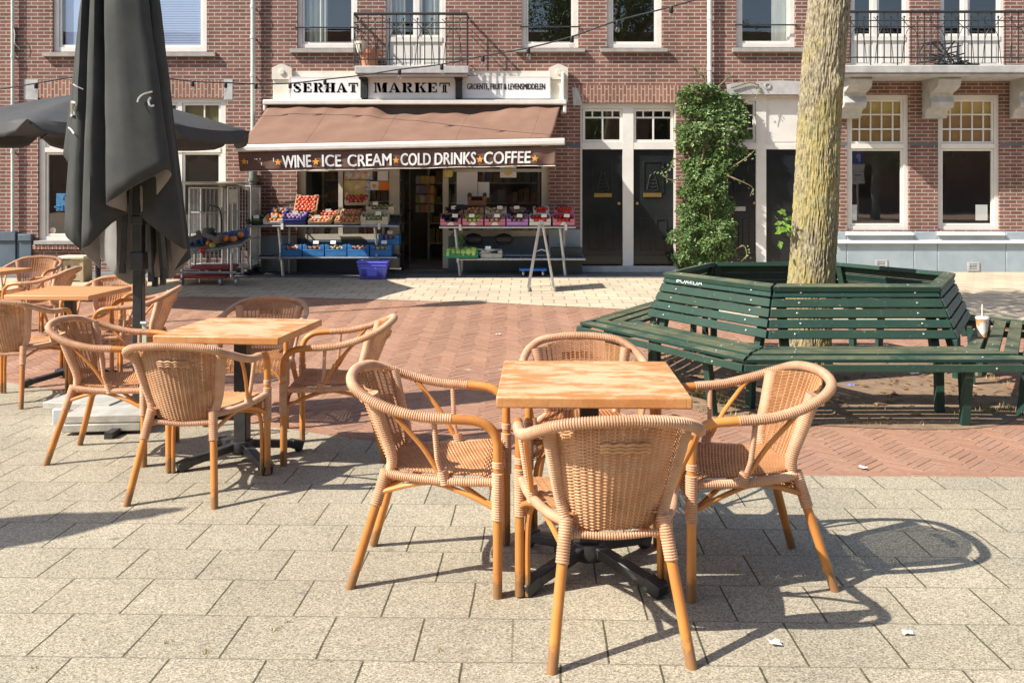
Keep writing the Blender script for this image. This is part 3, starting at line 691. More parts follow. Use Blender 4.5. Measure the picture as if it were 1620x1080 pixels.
for dd, c0 in ((d1,955),(d2,1034)):            # wrought ornament above the letterbox
    ob = MB(); x = FX(c0); zb, zt = FZ(301), FZ(274)
    for sg in (-1,1):
        ob.tube(crom([(x+sg*.10,D+.108,zb),(x+sg*.075,D+.108,lerp(zb,zt,.4)),(x+sg*.05,D+.108,lerp(zb,zt,.8)),(x+sg*.02,D+.108,lerp(zb,zt,.95)),(x+sg*.05,D+.108,zt+.03)],4), .006, 5)
    for q in (.05,.25,.45,.65): ob.tube(crom([(x-.09*(1-q*.5),D+.108,lerp(zb,zt,q)),(x,D+.108,lerp(zb,zt,q)-.02),(x+.09*(1-q*.5),D+.108,lerp(zb,zt,q))],4), .005, 5)
    wpart('door_grille', ob, M['iron'], dd)
jf = MB(); y = D+.07
for p0, p1, t0 in ((918,921.5,163),(986,1003,163),(1067.5,1070,163)): jf.box(FX(p0), FX(p1), y, y+.1, FZ(421), FZ(t0))
jf.box(FX(921.5), FX(986), y+.004, y+.09, FZ(236), FZ(225)); jf.box(FX(1003), FX(1067.5), y+.004, y+.09, FZ(236), FZ(225))
jf.box(FX(921.5), FX(986), y+.004, y+.09, FZ(171), FZ(163)); jf.box(FX(1003), FX(1067.5), y+.004, y+.09, FZ(171), FZ(163))
jfo = wpart('door_frame', jf, M['white'], mk)
for p0, p1 in ((922,986),(1003,1067)):
    tf = MB(); x0, x1, z0, z1 = H(p0, p1, 171, 225); frame_mb(tf, x0+.003, x1-.003, z0+.003, z1-.003, .045, y+.03, .04)
    zz = FZ(185.5); tf.box(x0+.045, x1-.045, y+.035, y+.06, zz-.014, zz+.014); xm = (x0+x1)/2; tf.box(xm-.014, xm+.014, y+.036, y+.061, z0+.045, z1-.045)
    for q in (.25,.75): tf.box(lerp(x0,x1,q)-.012, lerp(x0,x1,q)+.012, y+.037, y+.059, zz+.014, z1-.045)
    to = wpart('transom_window', tf, M['white'], mk); wpart('pane', pane_mb(x0+.01, x1-.01, z0+.01, z1-.01, y+.05), M['glass'], to, 0)
ds = MB(); ds.box(FX(914), FX(1072), D-.10, D+.13, -.1, FZ(421)); bevel(wpart('doorstep', ds, M['stone'], mk), .01)
lintel(mk, [(905,135),(1076,135),(1068,163),(920,163)])
sk = MB()
for q in ([(905,138),(913,140),(921,162),(921,167),(907,167)],): sk.prism([(FX(a),FZ(b3)) for a, b3 in q][::-1], D-.008, D+.05)
wpart('skewback_stone', sk, M['stone'], mk)
wparts('brick_band', [MB().box(XB+.002, FX(470), D-.003, D+.01, FZ(232), FZ(226)), MB().box(FX(868), FX(918), D-.003, D+.01, FZ(232), FZ(227))], M['plinth_dark'], mk)
drainpipe(mk, 402.5, .09, .038, FZ(270), ZT, M['zinc'], (FZ(60), FZ(120), FZ(12)))
drainpipe(mk, 402.5, .09, .066, -.05, FZ(271), M['pipe_dark'], (FZ(284),))

# ------------------------------------------------------------------ right house
rh = thing('brick_house', 'brick house behind the tree with blue grey base and long iron balcony', 'house', (6.0, D, 0))
hr = [H(1165,1258,-60,75), H(1345,1440,-60,106), H(1487,1590,-60,106), H(1150,1277,150,424), H(1340,1438,150,364), H(1484,1582,150,364)]
mb = MB(); wall_with_holes(mb, XC+.001, XD, -.1, ZT, hr); wpart('wall', mb, M['brick'], rh, 0)
shell(rh, XC+.02, XD-.02)
window(rh, 1165, 1258, -60, 75, w=.075, sill_px=(1158,1268,75,83), rail_py=40)
back_layer('blind', 1224, 1250, -60, 66, M['curtain'], rh, D+.13)
for p0, p1, mid in ((1345,1440,1386),(1487,1590,1530)):
    o = window(rh, p0, p1, -60, 106, cols=(mid,), rows=(60,), w=.06, sill=False, name='balcony_door')
    pb = MB()
    for a, b3 in ((p0+8, mid-6), (mid+6, p1-8)): x0, x1, z0, z1 = H(a, b3, 64, 103); pb.box(x0, x1, D+.065, D+.09, z0, z1); pb.box(x0+.04, x1-.04, D+.056, D+.08, z0+.05, z1-.06)
    wpart('door_panel', pb, M['white'], o)
for p0, p1 in ((1340,1438),(1484,1582)):
    gx1 = p1-8
    window(rh, p0, p1, 150, 364, rows=(231,), w=.07, sill=False, grid=[(p0+5, p1-5, 158, 227, 5, 3)])
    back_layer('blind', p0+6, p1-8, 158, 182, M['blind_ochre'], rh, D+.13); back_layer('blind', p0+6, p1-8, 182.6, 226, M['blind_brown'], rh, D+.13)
    sb = MB(); x0, x1, z0, z1 = H(p0-4, p1+4, 363, 372); sb.add([(x0,D-.10,z0),(x1,D-.10,z0),(x1,D-.10,z0+.03),(x0,D-.10,z0+.03),(x0,D+.1,z1),(x1,D+.1,z1),(x0,D+.1,z0),(x1,D+.1,z0)],[(0,1,2,3),(3,2,5,4),(0,3,4,6),(1,7,5,2)]); wpart('sill', sb, M['white'], rh)
for a, b3, c3, d3 in ((1342,1359,324,349),(1548,1567,324,349)): x0, x1, z0, z1 = H(a, b3, c3, d3); wpart('paper_notice', MB().box(x0, x1, D+.096, D+.100, z0, z1), M['sign_white'], rh)
# plinth of painted stone blocks with a ledge and vents
P0 = [(1318,1337),(1338,1443),(1444,1480),(1481,1588),(1589,1640),(1641,1760),(1761,1900)]
for a, b3 in P0:
    pl = MB(); pl.box(FX(a), FX(b3+.7), D-.06, D+.02, -.05, FZ(384)); pl.box(FX(a), FX(b3+.7), D-.055, D+.02, FZ(381), FZ(366.5))
    bevel(wpart('base_stone', pl, M['plinth'], rh), .012)
lg = MB(); x0, x1, z0, z1 = H(1317,1900,381,384.5); lg.add([(x0,D-.115,z0-.0),(x1,D-.115,z0),(x1,D-.115,z0+.012),(x0,D-.115,z0+.012),(x0,D-.05,z1+.02),(x1,D-.05,z1+.02)],[(0,1,2,3),(3,2,5,4),(0,3,4),(1,5,2)]); wpart('base_ledge', lg, M['white'], rh)
for px, py in ((1392,417),(1537,421)):
    v = MB(); x0, x1, z0, z1 = H(px-9, px+9, py-7, py+7); frame_mb(v, x0, x1, z0, z1, .03, D-.075, .02); v.box(x0+.03, x1-.03, D-.058, D-.05, z0+.03, z1-.03)
    for q in (.35,.65): v.box(x0+.03, x1-.03, D-.070, D-.064, lerp(z0,z1,q)-.008, lerp(z0,z1,q)+.008)
    wpart('air_vent', v, M['stone'], rh)
balcony(rh, 1335, 1760, .74, 19, 33, 91, (1332,1770,104,116), False, 20)
for px in (1341, 1476, 1614, 1752):                       # scrolled corbels
    x = FX(px); w_ = .19
    prof = [(D-.002,FZ(128)),(D-.58,FZ(128)),(D-.62,FZ(132)),(D-.58,FZ(142)),(D-.44,FZ(149)),(D-.34,FZ(150)),(D-.32,FZ(156)),(D-.38,FZ(165)),(D-.34,FZ(173)),(D-.20,FZ(175)),(D-.15,FZ(179)),(D-.11,FZ(188)),(D-.002,FZ(188))]
    c3 = MB(); n = len(prof); vs = [(x-w_, a, b3) for a, b3 in prof]+[(x+w_, a, b3) for a, b3 in prof]
    c3.add(vs, [tuple(range(n-1,-1,-1)), tuple(range(n, 2*n))]+[(i, (i+1) % n, (i+1) % n+n, i+n) for i in range(n)])
    bevel(wpart('balcony_corbel', c3, M['stone'], rh, 30), .012)
ls = MB(); ls.prism([(FX(1150),FZ(150)),(FX(1318),FZ(150)),(FX(1318),FZ(131)),(FX(1230),FZ(128)),(FX(1166),FZ(131)),(FX(1150),FZ(134))], D-.05, D+.03)
ls.lathe([(.06,0),(.06,.012),(.04,.015),(.035,-.02),(0,-.02)], 14, (FX(1213), D-.052, FZ(136.5)), Matrix.Rotation(R(90),4,'X'))
wpart('stone_beam', ls, M['stone'], rh)
door(rh, 1153, 1198, 236, 419, M['black_paint'], (1155,1182,327,334,M['steel']), (1195,321))
door(rh, 1214, 1277, 236, 419, M['black_paint'], panels=False)
jf = MB()
for p0, p1 in ((1150,1153),(1198,1214)): jf.box(FX(p0), FX(p1), y, y+.1, FZ(421), FZ(150))
jf.box(FX(1153), FX(1198), y+.004, y+.09, FZ(236), FZ(225)); jf.box(FX(1214), FX(1277), y+.004, y+.09, FZ(236), FZ(228)); jf.box(FX(1153), FX(1198), y+.004, y+.09, FZ(160), FZ(150)); 
jf.box(FX(1214), FX(1277), y+.03, y+.08, FZ(228), FZ(150)); jf.box(FX(1220), FX(1275), y+.022, y+.05, FZ(224), FZ(156))
wpart('door_frame', jf, M['white'], rh)
tf = MB(); x0, x1, z0, z1 = H(1153, 1198, 160, 225); frame_mb(tf, x0+.003, x1-.003, z0+.003, z1-.003, .045, y+.03, .04)
for q in (.34,.67): tf.box(x0+.045, x1-.045, y+.035, y+.06, lerp(z0,z1,q)-.013, lerp(z0,z1,q)+.013)
tf.box((x0+x1)/2-.013, (x0+x1)/2+.013, y+.036, y+.061, z0+.045, z1-.045)
to = wpart('transom_window', tf, M['white'], rh); wpart('pane', pane_mb(x0+.01, x1-.01, z0+.01, z1-.01, y+.05), M['glass'], to, 0)
ds = MB(); ds.box(FX(1146), FX(1280), D-.08, D+.13, -.1, FZ(421)); bevel(wpart('doorstep', ds, M['stone'], rh), .01)
for a, b3 in ((1318,1340),(1438,1484),(1582,1700)): wpart('brick_band', MB().box(FX(a), FX(b3), D-.003, D+.01, FZ(230), FZ(226)), M['plinth_dark'], rh)
drainpipe(rh, 1121, .08, .036, -.05, ZT, M['white'], (FZ(30), FZ(110)))
# things left on the long balcony: folded rack of dark rods
fr = MB(); FR0 = FZ
FZ = lambda py: FR0(298-(298-py)*.975)
for k in range(26):
    a = Vector((FX(random.uniform(1440,1500)), D-.30+random.uniform(-.12,.12), FZ(random.uniform(66,102)))); an = random.choice((.35,-.5,.2,1.2,-1.1))+random.uniform(-.15,.15); L = random.uniform(.15,.34)
    e = a+Vector((L*math.cos(an), random.uniform(-.05,.05), L*math.sin(an)*.6)); e.z = max(e.z, FZ(103)); fr.tube([a, e], .012, 6)
fr.box(FX(1466), FX(1530), D-.42, D-.15, FZ(104), FZ(101)); fr.bar((FX(1468),D-.3,FZ(103)),(FX(1497),D-.3,FZ(64)),.02,.02); fr.bar((FX(1500),D-.3,FZ(103)),(FX(1472),D-.3,FZ(64)),.02,.02); fr.bar((FX(1502),D-.3,FZ(66)),(FX(1502),D-.3,FZ(103)),.025,.025)
solo('folding_rack', fr, M['iron'], 'tangled black folding rack lying on the long balcony', 'rack')
FZ = FR0
pot = MB(); 
pc = (FX(588), D-.22, FZ(110))
pot.lathe([(.0,0),(.12,0),(.165,.22),(.18,.22),(.185,.29),(.16,.29),(.14,.22),(0,.21)], 20, pc)
solo('flower_pot', pot, pm('terracotta', (0.60,0.27,0.15), (0.5,0.21,0.12), 8, 0.8), 'large terracotta pot on the floor of the balcony above the market', 'flower pot')
pot = MB(); pot.lathe([(.0,0),(.07,0),(.10,.14),(.11,.14),(.115,.18),(.095,.18),(.08,.14),(0,.13)], 18, (FX(577), D-.33, FZ(88))); pot.tube([(FX(577),D-.42,FZ(88)),(FX(577),D-.33,FZ(88.6))], .008, 6)
solo('flower_pot', pot, M['cream'], 'small pale pot hung inside the left end of the balcony railing', 'flower pot')
# ------------------------------------------------------------------ lettering
def text_mesh(txt, bold=0.0, spacing=1.0):
    cu = bpy.data.curves.new('lettering', 'FONT'); cu.body = txt; cu.offset = bold; cu.space_character = spacing; cu.resolution_u = 3
    o = bpy.data.objects.new('lettering', cu); COL.objects.link(o)
    me = bpy.data.meshes.new_from_object(o.evaluated_get(bpy.context.evaluated_depsgraph_get()))
    vs = [tuple(v.co) for v in me.vertices]; fs = [tuple(p.vertices) for p in me.polygons]
    bpy.data.objects.remove(o); bpy.data.curves.remove(cu); bpy.data.meshes.remove(me)
    return vs, fs
def fit(vs):
    x0 = min(v[0] for v in vs); x1 = max(v[0] for v in vs); y0 = min(v[1] for v in vs); y1 = max(v[1] for v in vs)
    return [((v[0]-x0)/(x1-x0), (v[1]-y0)/(y1-y0)) for v in vs]
def R4(a, b, c, d): return [(a,c),(b,c),(b,d),(a,d)]
def strip(pts, ws):
    L, Rr = [], []
    for i, (x, y) in enumerate(pts):
        a = pts[max(i-1,0)]; b2 = pts[min(i+1,len(pts)-1)]; dx, dy = b2[0]-a[0], b2[1]-a[1]; l = math.hypot(dx, dy)
        nx, ny = -dy/l, dx/l; w = ws[i]/2; L.append((x+nx*w, y+ny*w)); Rr.append((x-nx*w, y-ny*w))
    return [[L[i], L[i+1], Rr[i+1], Rr[i]] for i in range(len(pts)-1)]
def arc(cx, cy, rx, ry, a0, a1, n): return [(cx+rx*math.cos(R(lerp(a0,a1,i/n))), cy+ry*math.sin(R(lerp(a0,a1,i/n)))) for i in range(n+1)]
GL = {   # fat stencil slab letters in a unit cell
 'E': [R4(.02,.10,0,.10),R4(.10,.40,0,1),R4(.02,.10,.90,1),R4(.46,.86,.88,1),R4(.76,.86,.66,.88),R4(.46,.66,.45,.56),R4(.58,.66,.36,.66),R4(.46,.90,0,.12),R4(.80,.90,.12,.36)],
 'H': [R4(.02,.46,0,.10),R4(.10,.38,.10,.90),R4(.02,.46,.90,1),R4(.54,.98,0,.10),R4(.62,.90,.10,.90),R4(.54,.98,.90,1),R4(.43,.57,.45,.55)],
 'T': [R4(.02,.98,.88,1),R4(.02,.12,.64,.88),R4(.88,.98,.64,.88),R4(.34,.48,.06,.82),R4(.52,.66,.06,.82),R4(.22,.48,0,.08),R4(.52,.78,0,.08)],
 'A': [[(.10,.10),(.20,.10),(.44,.84),(.40,1)],[(.52,1),(.42,1),(.60,.10),(.92,.10)],R4(.0,.32,0,.10),R4(.54,1.0,0,.10),R4(.30,.52,.28,.38)],
 'M': [R4(.0,.26,0,.10),R4(.08,.18,.10,.90),R4(0,.18,.90,1),[(.22,1),(.22,.86),(.40,.02),(.52,.02)],[(.22,1),(.50,.02),(.52,.30),(.40,1)],[(.56,.12),(.60,.02),(.74,.90),(.66,.90)],R4(.68,.94,.10,1),R4(.62,1.0,0,.10),R4(.94,1.0,.90,1)],
 'K': [R4(.02,.48,0,.10),R4(.10,.38,.10,.90),R4(.02,.48,.90,1),[(.43,.42),(.43,.54),(.74,.90),(.84,.90)],R4(.62,.98,.90,1),[(.50,.52),(.62,.64),(.94,.10),(.66,.10)],R4(.60,1.0,0,.10)],
 'R': [R4(.02,.46,0,.10),R4(.10,.38,.10,.90),R4(.02,.38,.90,1)]+strip(arc(.44,.74,.32,.21,88,-88,10),[.09,.14,.19,.22,.24,.25,.24,.22,.19,.14,.09])+[[(.46,.44),(.66,.44),(.90,.08),(.64,.08)],R4(.62,1.0,0,.09)],
 'S': strip([(.80,.72),(.80,.84),(.66,.95),(.46,.97),(.28,.90),(.22,.76),(.30,.64)],[.06,.14,.10,.09,.16,.24,.28])+strip([(.34,.60),(.52,.50),(.70,.42)],[.30,.30,.30])+strip([(.74,.36),(.80,.22),(.70,.08),(.50,.03),(.30,.06),(.20,.18),(.18,.32)],[.28,.24,.16,.09,.10,.14,.06]),
}
def stencil(word, gap=0.10):
    polys = []; x = 0; W_ = {'M':1.25,'S':.98,'T':1.0,'A':1.12,'H':1.12,'K':1.1,'R':1.05,'E':.98}
    for ch in word:
        w_ = W_[ch]
        for p in GL[ch]: polys.append([(x+a*w_, b2) for a, b2 in p])
        x += w_+gap
    x -= gap
    return [[(a/x, b2) for a, b2 in p] for p in polys]
def sign_board(px0, px1, py0, py1, label, build, yb, depth):
    loc = (FX((px0+px1)/2), D, FZ(py1)); t_ = thing('shop_sign', label, 'sign', loc, 0, 'white signs over the shop')
    x0, x1, z0, z1 = H(px0, px1, py0, py1); mb = MB(); mb.box(x0, x1, yb, yb+depth, z0, z1)
    bevel(wpart('sign_panel', mb, M['sign_white'], t_), .008)
    tr = MB(); frame_mb(tr, x0-.012, x1+.012, z0-.012, z1+.012, .022, yb-.004, depth); wpart('sign_rim', tr, M['alu'], t_)
    lt = MB(); build(lt, yb-.0045); wpart('lettering', lt, M['ink'], t_, 0)
def put_polys(mb, polys, px0, px1, py0, py1, y):
    x0, x1, z0, z1 = H(px0, px1, py0, py1)
    for p in polys:
        q = [(x0+(x1-x0)*a, y, z0+(z1-z0)*b2) for a, b2 in p]; mb.add(q, [tuple(range(len(q)))]); mb.add(q, [tuple(range(len(q)-1,-1,-1))])
def put_text(mb, txt, px0, px1, py0, py1, y, bold=0.02):
    vs, fs = text_mesh(txt, 0.0); x0, x1, z0, z1 = H(px0, px1, py0, py1)
    for k, dx in enumerate((-.0035, 0, .0035)): mb.add([(x0+(x1-x0)*a+dx, y-.0004*k, z0+(z1-z0)*b2) for a, b2 in fit(vs)], fs)
sign_board(462,574,124.5,157.5,'white sign board with the shorter bold stencil word, leftmost of the three over the awning', lambda mb, y: put_polys(mb, stencil('SERHAT'), 466, 569, 133, 148, y), D-.16, .10)
sign_board(586,721,124.5,157.5,'white sign board with a bold stencil word under the balcony, between the two iron brackets', lambda mb, y: put_polys(mb, stencil('MARKET'), 594, 713, 133, 148.5, y), D-.17, .10)
sign_board(732,869,123.5,156.5,'white sign board with a long line of narrow letters, right of the balcony', lambda mb, y: put_text(mb, 'GROENTE, FRUIT & LEVENSMIDDELEN', 740, 861.5, 134.0, 145, y, .016), D-.155, .10)

# ------------------------------------------------------------------ shop awning
aw = thing('shop_awning', 'brown awning with a pale front bar and lettered valance over the market', 'awning', (FX(650), D, FZ(168)))
ca = MB(); x0, x1, z0, z1 = H(423,895,160.5,168); ca.box(x0, x1, D-.30, D-.03, z0, z1); ca.box(x0, x0+.05, D-.28, D-.04, FZ(178), z0-.002); ca.box(x1-.06, x1, D-.28, D-.04, FZ(181), z0-.002)
ca.box(FX(887), FX(892), D-.19, D-.05, FZ(160), FZ(116))
ca.tube([(FX(890), D-.16, FZ(174)), (FX(890), D-.13, FZ(180))], .05, 12)
bevel(wpart('awning_cassette', ca, M['alu'], aw), .015)
YB = 13.95
BL0, BR0 = at(375, 235, YB), at(893.5, 224, YB+.15)
bm_ = MB(); dirv = (BR0-BL0).normalized()
bm_.bar(BL0, BR0, .10, .105); bm_.bar(BL0+Vector((0,-.045,-.01)), BR0+Vector((0,-.045,-.01)), .03, .075)
bevel(wpart('awning_bar', bm_, M['alu'], aw), .03, 3)
TL, TR = Vector((FX(429), D-.24, FZ(171))), Vector((FX(885), D-.24, FZ(170)))
BL, BR = at(379, 229, YB), at(871, 218.5, YB+.12)
P = []
nu, nv = 120, 26
for j in range(nv+1):
    v = j/nv; row = []
    for i in range(nu+1):
        u = i/nu; a = TL.lerp(TR, u); b2 = BL.lerp(BR, u); p = a.lerp(b2, v)
        seam = (u*4.15) % 1.0
        sag = -.028*math.sin(math.pi*v)*(1+.4*math.sin(u*9))
        top = (1-v)**3*(-.03*(0.5+0.5*math.cos(u*4.15*2*math.pi)) - .20*max(0, min(1, (u-.36)/.05, (.90-u)/.22))*(1-v))
        rip = .010*math.sin(u*70+v*5)*(1-v)**2+.012*noise.noise(Vector((u*9, v*2.2, 1)))
        p = p+Vector((0, 0, sag+top*.6+rip)); row.append(p)
    P.append(row)
rl_ = MB(); rl_.box(FX(428), FX(886), D-.20, D-.06, FZ(186), FZ(168)-.004); wpart('gap_shade_box', rl_, pm('dark brown gap shade', (0.07,0.05,0.04), (0.06,0.04,0.03), 4, .7), aw)  # dark-coloured box stands in for the shade between cassette and sagging fabric
fm = MB(); fm.grid(P); fo = wpart('awning_fabric', fm, M['fabric'], aw, 80)
sm = fo.modifiers.new('thickness','SOLIDIFY'); sm.thickness = .004
seam = MB()
for q in range(1, 5):
    i = int(round(nu*(q/4.15-.03))); seam = MB(); seam.tube([P[j][i]+Vector((0,0,.004)) for j in range(0, nv+1)], .004, 5)
    wpart('seam', seam, M['fabric'], aw, 80)
# arms under the awning
am = MB()
for s_, u in ((1,.12),(-1,.88)):
    a = TL.lerp(TR, u)+Vector((0,.05,-.10)); e = BL0.lerp(BR0, u+.06*s_)+Vector((0,.05,-.02)); mid = (a+e)/2+Vector((s_*.55,.1,-.02)); am.bar(a, mid, .04, .05); am.bar(mid, e, .04, .05)
wpart('awning_arm', am, M['alu'], aw)
VTL, VTR, VBL, VBR = at(376.5, 240.5, YB), at(880.5, 231.5, YB+.14), at(379, 271.5, YB), at(878.5, 262, YB+.14)
def vsurf(u, v, off=0.0):                # v 0 top .. 1 bottom
    p = VTL.lerp(VTR, u).lerp(VBL.lerp(VBR, u), v)
    amp = .010+.02*max(0, (u-.9)/.1)
    return p+Vector((0, -off+amp*v*math.sin(u*85+1.5*v)+.006*math.sin(u*23), .004*math.sin(u*30)*v))
vm_ = MB(); vm_.grid([[vsurf(i/170, j/6) for i in range(171)] for j in range(7)])
vo_ = wpart('valance', vm_, M['fabric_dark'], aw, 80); sm = vo_.modifiers.new('thickness','SOLIDIFY'); sm.thickness = .003
tm = MB(); tm.tube([vsurf(i/60, 1.0, .004) for i in range(61)], .006, 5); wpart('valance_trim', tm, M['alu'], aw)
def vpx(px, py):
    u = (px-377)/(880-377); yt = lerp(240.5, 231.5, u); yb_ = lerp(271.5, 262, u); return u, (py-yt)/(yb_-yt)
def vtext(mb, sh, txt, px0, px1, pyt, pyb, bold=.042):
    vs, fs = text_mesh(txt, 0.0, 1.0); f_ = fit(vs)
    for m_, dx, dz, off in ((sh, 1.6, 1.0, .014), (sh, .2, 1.0, .0145), (mb, -.6, 0, .020), (mb, 0, -.4, .0205), (mb, .6, .2, .021), (mb, 0, .4, .0215)):
        out = []
        for a, b2 in f_:
            px = lerp(px0, px1, a)+dx; sl = lerp(pyb, pyt, b2)+dz-(px-377)*.0179; u, v = vpx(px, sl); out.append(vsurf(u, min(v,1), off))
        m_.add(out, fs)
lw, ls_ = MB(), MB()
# baseline heights are given at the left end and follow the slope of the bar
for txt, a, b2 in (('WINE',446,491),('ICE',509,538),('CREAM',549,618),('COLD',633,680),('DRINKS',687,752),('COFFEE',765.5,839)):
    lw, ls_ = MB(), MB(); vtext(lw, ls_, txt, a, b2, 247.5, 266.5); o = wpart('word', lw, M['letter_white'], aw, 0); wpart('letter_shadow', ls_, M['ink'], o, 0)

for px, py, r in ((386,256,5.6),(439,258,6),(498.5,258.5,6.2),(625.5,258.5,6),(758.5,259,6),(846.5,259.5,6)):
    ring = []; sr = MB()
    for k in range(10):
        a = math.pi/2+k*math.pi/5; rr = r if k % 2 == 0 else r*.42; x = px+rr*math.cos(a); z = py-rr*math.sin(a)-(px-377)*.0179; u, v = vpx(x, z); ring.append(vsurf(u, v, .024))
    u, v = vpx(px, py-(px-377)*.0179); sr.add([vsurf(u, v, .024)]+ring, [(0, 1+(k+1) % 10, 1+k) for k in range(10)])
    wpart('star', sr, M['star'], aw, 0)
wr = MB()
for px, py, h in ((432,253,6),(391,257,5),(403,252,2),(406,252,1.5),(411,251.5,2),(412.5,260,5)):
    u, v = vpx(px, py); p = vsurf(u, v, .016); s_ = .006; wr.add([p+Vector((-s_,0,-h*.005)), p+Vector((s_,0,-h*.005)), p+Vector((s_,0,h*.005)), p+Vector((-s_,0,h*.005))], [(0,1,2,3)])
wpart('worn_lettering', wr, M['letter_white'], aw, 0)

# ------------------------------------------------------------------ string of bulbs
sl = thing('string_lights', 'black string of clear bulbs sagging across the house fronts', 'string lights', (-3, 14, 3))
CP = [(-120,158,14.6),(0,141,14.6),(57,132,14.6),(120,122,14.6),(205,118,14.7),(305,129,14.8),(357,131,14.8),(405,133,14.9),(459,132,14.9),(514,126,14.8),(574,119,14.6),(632,110,14.3),(699,102,14.0),(764,89,13.7),(836,76,13.4),(905,58,13.0),(977,33,12.6),(1062,11,12.2),(1160,-18,11.8),(1400,-90,10.8)]
cord = crom([at(*p) for p in CP], 6); cm = MB(); cm.tube(cord, .011, 6); wpart('cord', cm, M['iron'], sl)
M['bulb'] = glass_mat('clear bulb glass', 0.16, (0.95,0.95,0.92))
for i in (2,5,6,7,8,9,11,12,13,14,15,16,17):
    p = at(*CP[i]); sc = 1.0; sk = MB(); sk.lathe([(.0,-.0),(.024,0),(.028,-.02),(.028,-.075),(.02,-.085),(0,-.085)][::-1], 10, p)
    so2 = wpart('bulb_socket', sk, M['ink'], sl); bb2 = MB(); bb2.lathe([(.0,-.165),(.02,-.16),(.034,-.14),(.036,-.12),(.026,-.095),(.02,-.085)], 12, p); wpart('bulb', bb2, M['bulb'], so2)

# ------------------------------------------------------------------ climbing plant
cp = thing('climbing_plant', 'leafy green climber growing up the wall between the black front doors', 'climbing plant', (FX(1120), D-.15, g(D)))
LM = leaf_mat('climber leaf', (0.07,0.14,0.04), (0.13,0.225,0.06), (0.29,0.37,0.14))
def leaf(mb, p, L, w, d, up):
    d = d.normalized(); s_ = d.cross(up)
    if s_.length < 1e-3: s_ = d.orthogonal()
    s_.normalize(); n = s_.cross(d)
    mb.add([p, p+d*L*.45+s_*w+n*L*.06, p+d*L, p+d*L*.45-s_*w+n*L*.06, p+d*L*.5-n*L*.03], [(0,4,1),(1,4,2),(2,4,3),(3,4,0)])
fo = MB(); prof = [(142,1075,1130),(150,1066,1165),(165,1068,1176),(185,1068,1184),(205,1072,1188),(225,1074,1190),(240,1073,1186),(262,1078,1158),(285,1078,1148),(310,1074,1155),(335,1070,1160),(360,1062,1158),(385,1056,1166),(405,1060,1168),(418,1066,1150),(432,1080,1132)]
def pr(py):
    for (a, l0, r0), (b2, l1, r1) in zip(prof, prof[1:]):
        if a <= py <= b2: t_ = (py-a)/(b2-a); return lerp(l0,l1,t_), lerp(r0,r1,t_)
    return prof[0][1:] if py < prof[0][0] else prof[-1][1:]
cnt = 0
while cnt < 11500:
    py = random.uniform(136, 432); l, r = pr(py); e = random.random(); cx, hw = (l+r)/2, (r-l)/2
    u = random.uniform(-1.06, 1.06); dm = .34*math.sqrt(max(0, 1-u*u))*(0.75+.25*math.sin(py*.07))
    nz = noise.noise(Vector((u*2.6, py*.055, 0)))
    if abs(u) > .8+.45*nz+.1: continue
    if nz < -.34 and random.random() < .4: continue
    y = D-.03-dm*(.55+.45*random.random()**.5)*(.75+.7*nz)
    p = Vector((FX(cx+u*hw), min(y, D-.02), FZ(py)))
    d = Vector((random.gauss(0,.7)+u*.3, -abs(random.gauss(.3,.5)), random.gauss(-.35,.5)))
    sz_ = random.choice((.6,.85,1,1,1.3)); leaf(fo, p, random.uniform(.045,.085)*sz_, random.uniform(.014,.024)*sz_, d, Vector((random.gauss(0,.4), -.9, .7))); cnt += 1
def spray(pts, n, spread=.03):
    c_ = crom(pts, 10)
    for _ in range(n):
        p = random.choice(c_)+Vector((random.gauss(0,spread), random.gauss(0,spread), random.gauss(0,spread)))
        leaf(fo, p, random.uniform(.03,.06), .014, Vector((random.gauss(0,1),random.gauss(-.3,.5),random.gauss(0,1))), Vector((0,-.8,.5)))
wst = MB(); LV = lambda px, py, o: Vector((FX(px), D-o, FZ(py)))
stems = [[LV(1090,440,.12),LV(1092,380,.16),LV(1100,300,.14),LV(1112,220,.18),LV(1118,150,.12),LV(1112,112,.06),LV(1118,86,.05)],
         [LV(1110,440,.14),LV(1120,350,.2),LV(1108,260,.15),LV(1130,190,.2),LV(1150,152,.1)],[LV(1135,440,.1),LV(1140,380,.15),LV(1125,300,.12)],
         [LV(1150,268,.15),LV(1168,255,.25),LV(1180,246,.28),LV(1190,236,.25)],[LV(1142,276,.2),LV(1158,284,.3),LV(1174,291,.3),LV(1184,298,.28),LV(1180,310,.28)],
         [LV(1078,258,.1),LV(1064,252,.15),LV(1060,264,.16),LV(1052,272,.14)],[LV(1076,280,.1),LV(1062,285,.16),LV(1050,281,.18),LV(1044,270,.15)],
         [LV(1155,140,.08),LV(1185,132,.08),LV(1200,140,.08),LV(1192,158,.1)],[LV(1120,140,.06),LV(1108,120,.05),LV(1100,106,.04)],[LV(1135,138,.06),LV(1150,124,.05),LV(1156,116,.05)],
         [LV(1160,392,.2),LV(1172,388,.22),LV(1176,402,.22),LV(1168,412,.2)]]
for s_ in stems: c_ = crom(s_, 8); wst.tube(c_, [lerp(.014,.004,i/len(c_)) for i in range(len(c_))], 6)
for k, n in ((3,26),(4,14),(5,26),(6,26),(7,16),(8,16),(9,12),(10,14)): spray(stems[k], n)
part_o = wpart('foliage', fo, LM, cp, 0); wpart('stem', wst, pm('climber stem', (0.25,0.2,0.11), (0.2,0.16,0.09), 10, 0.8), cp)

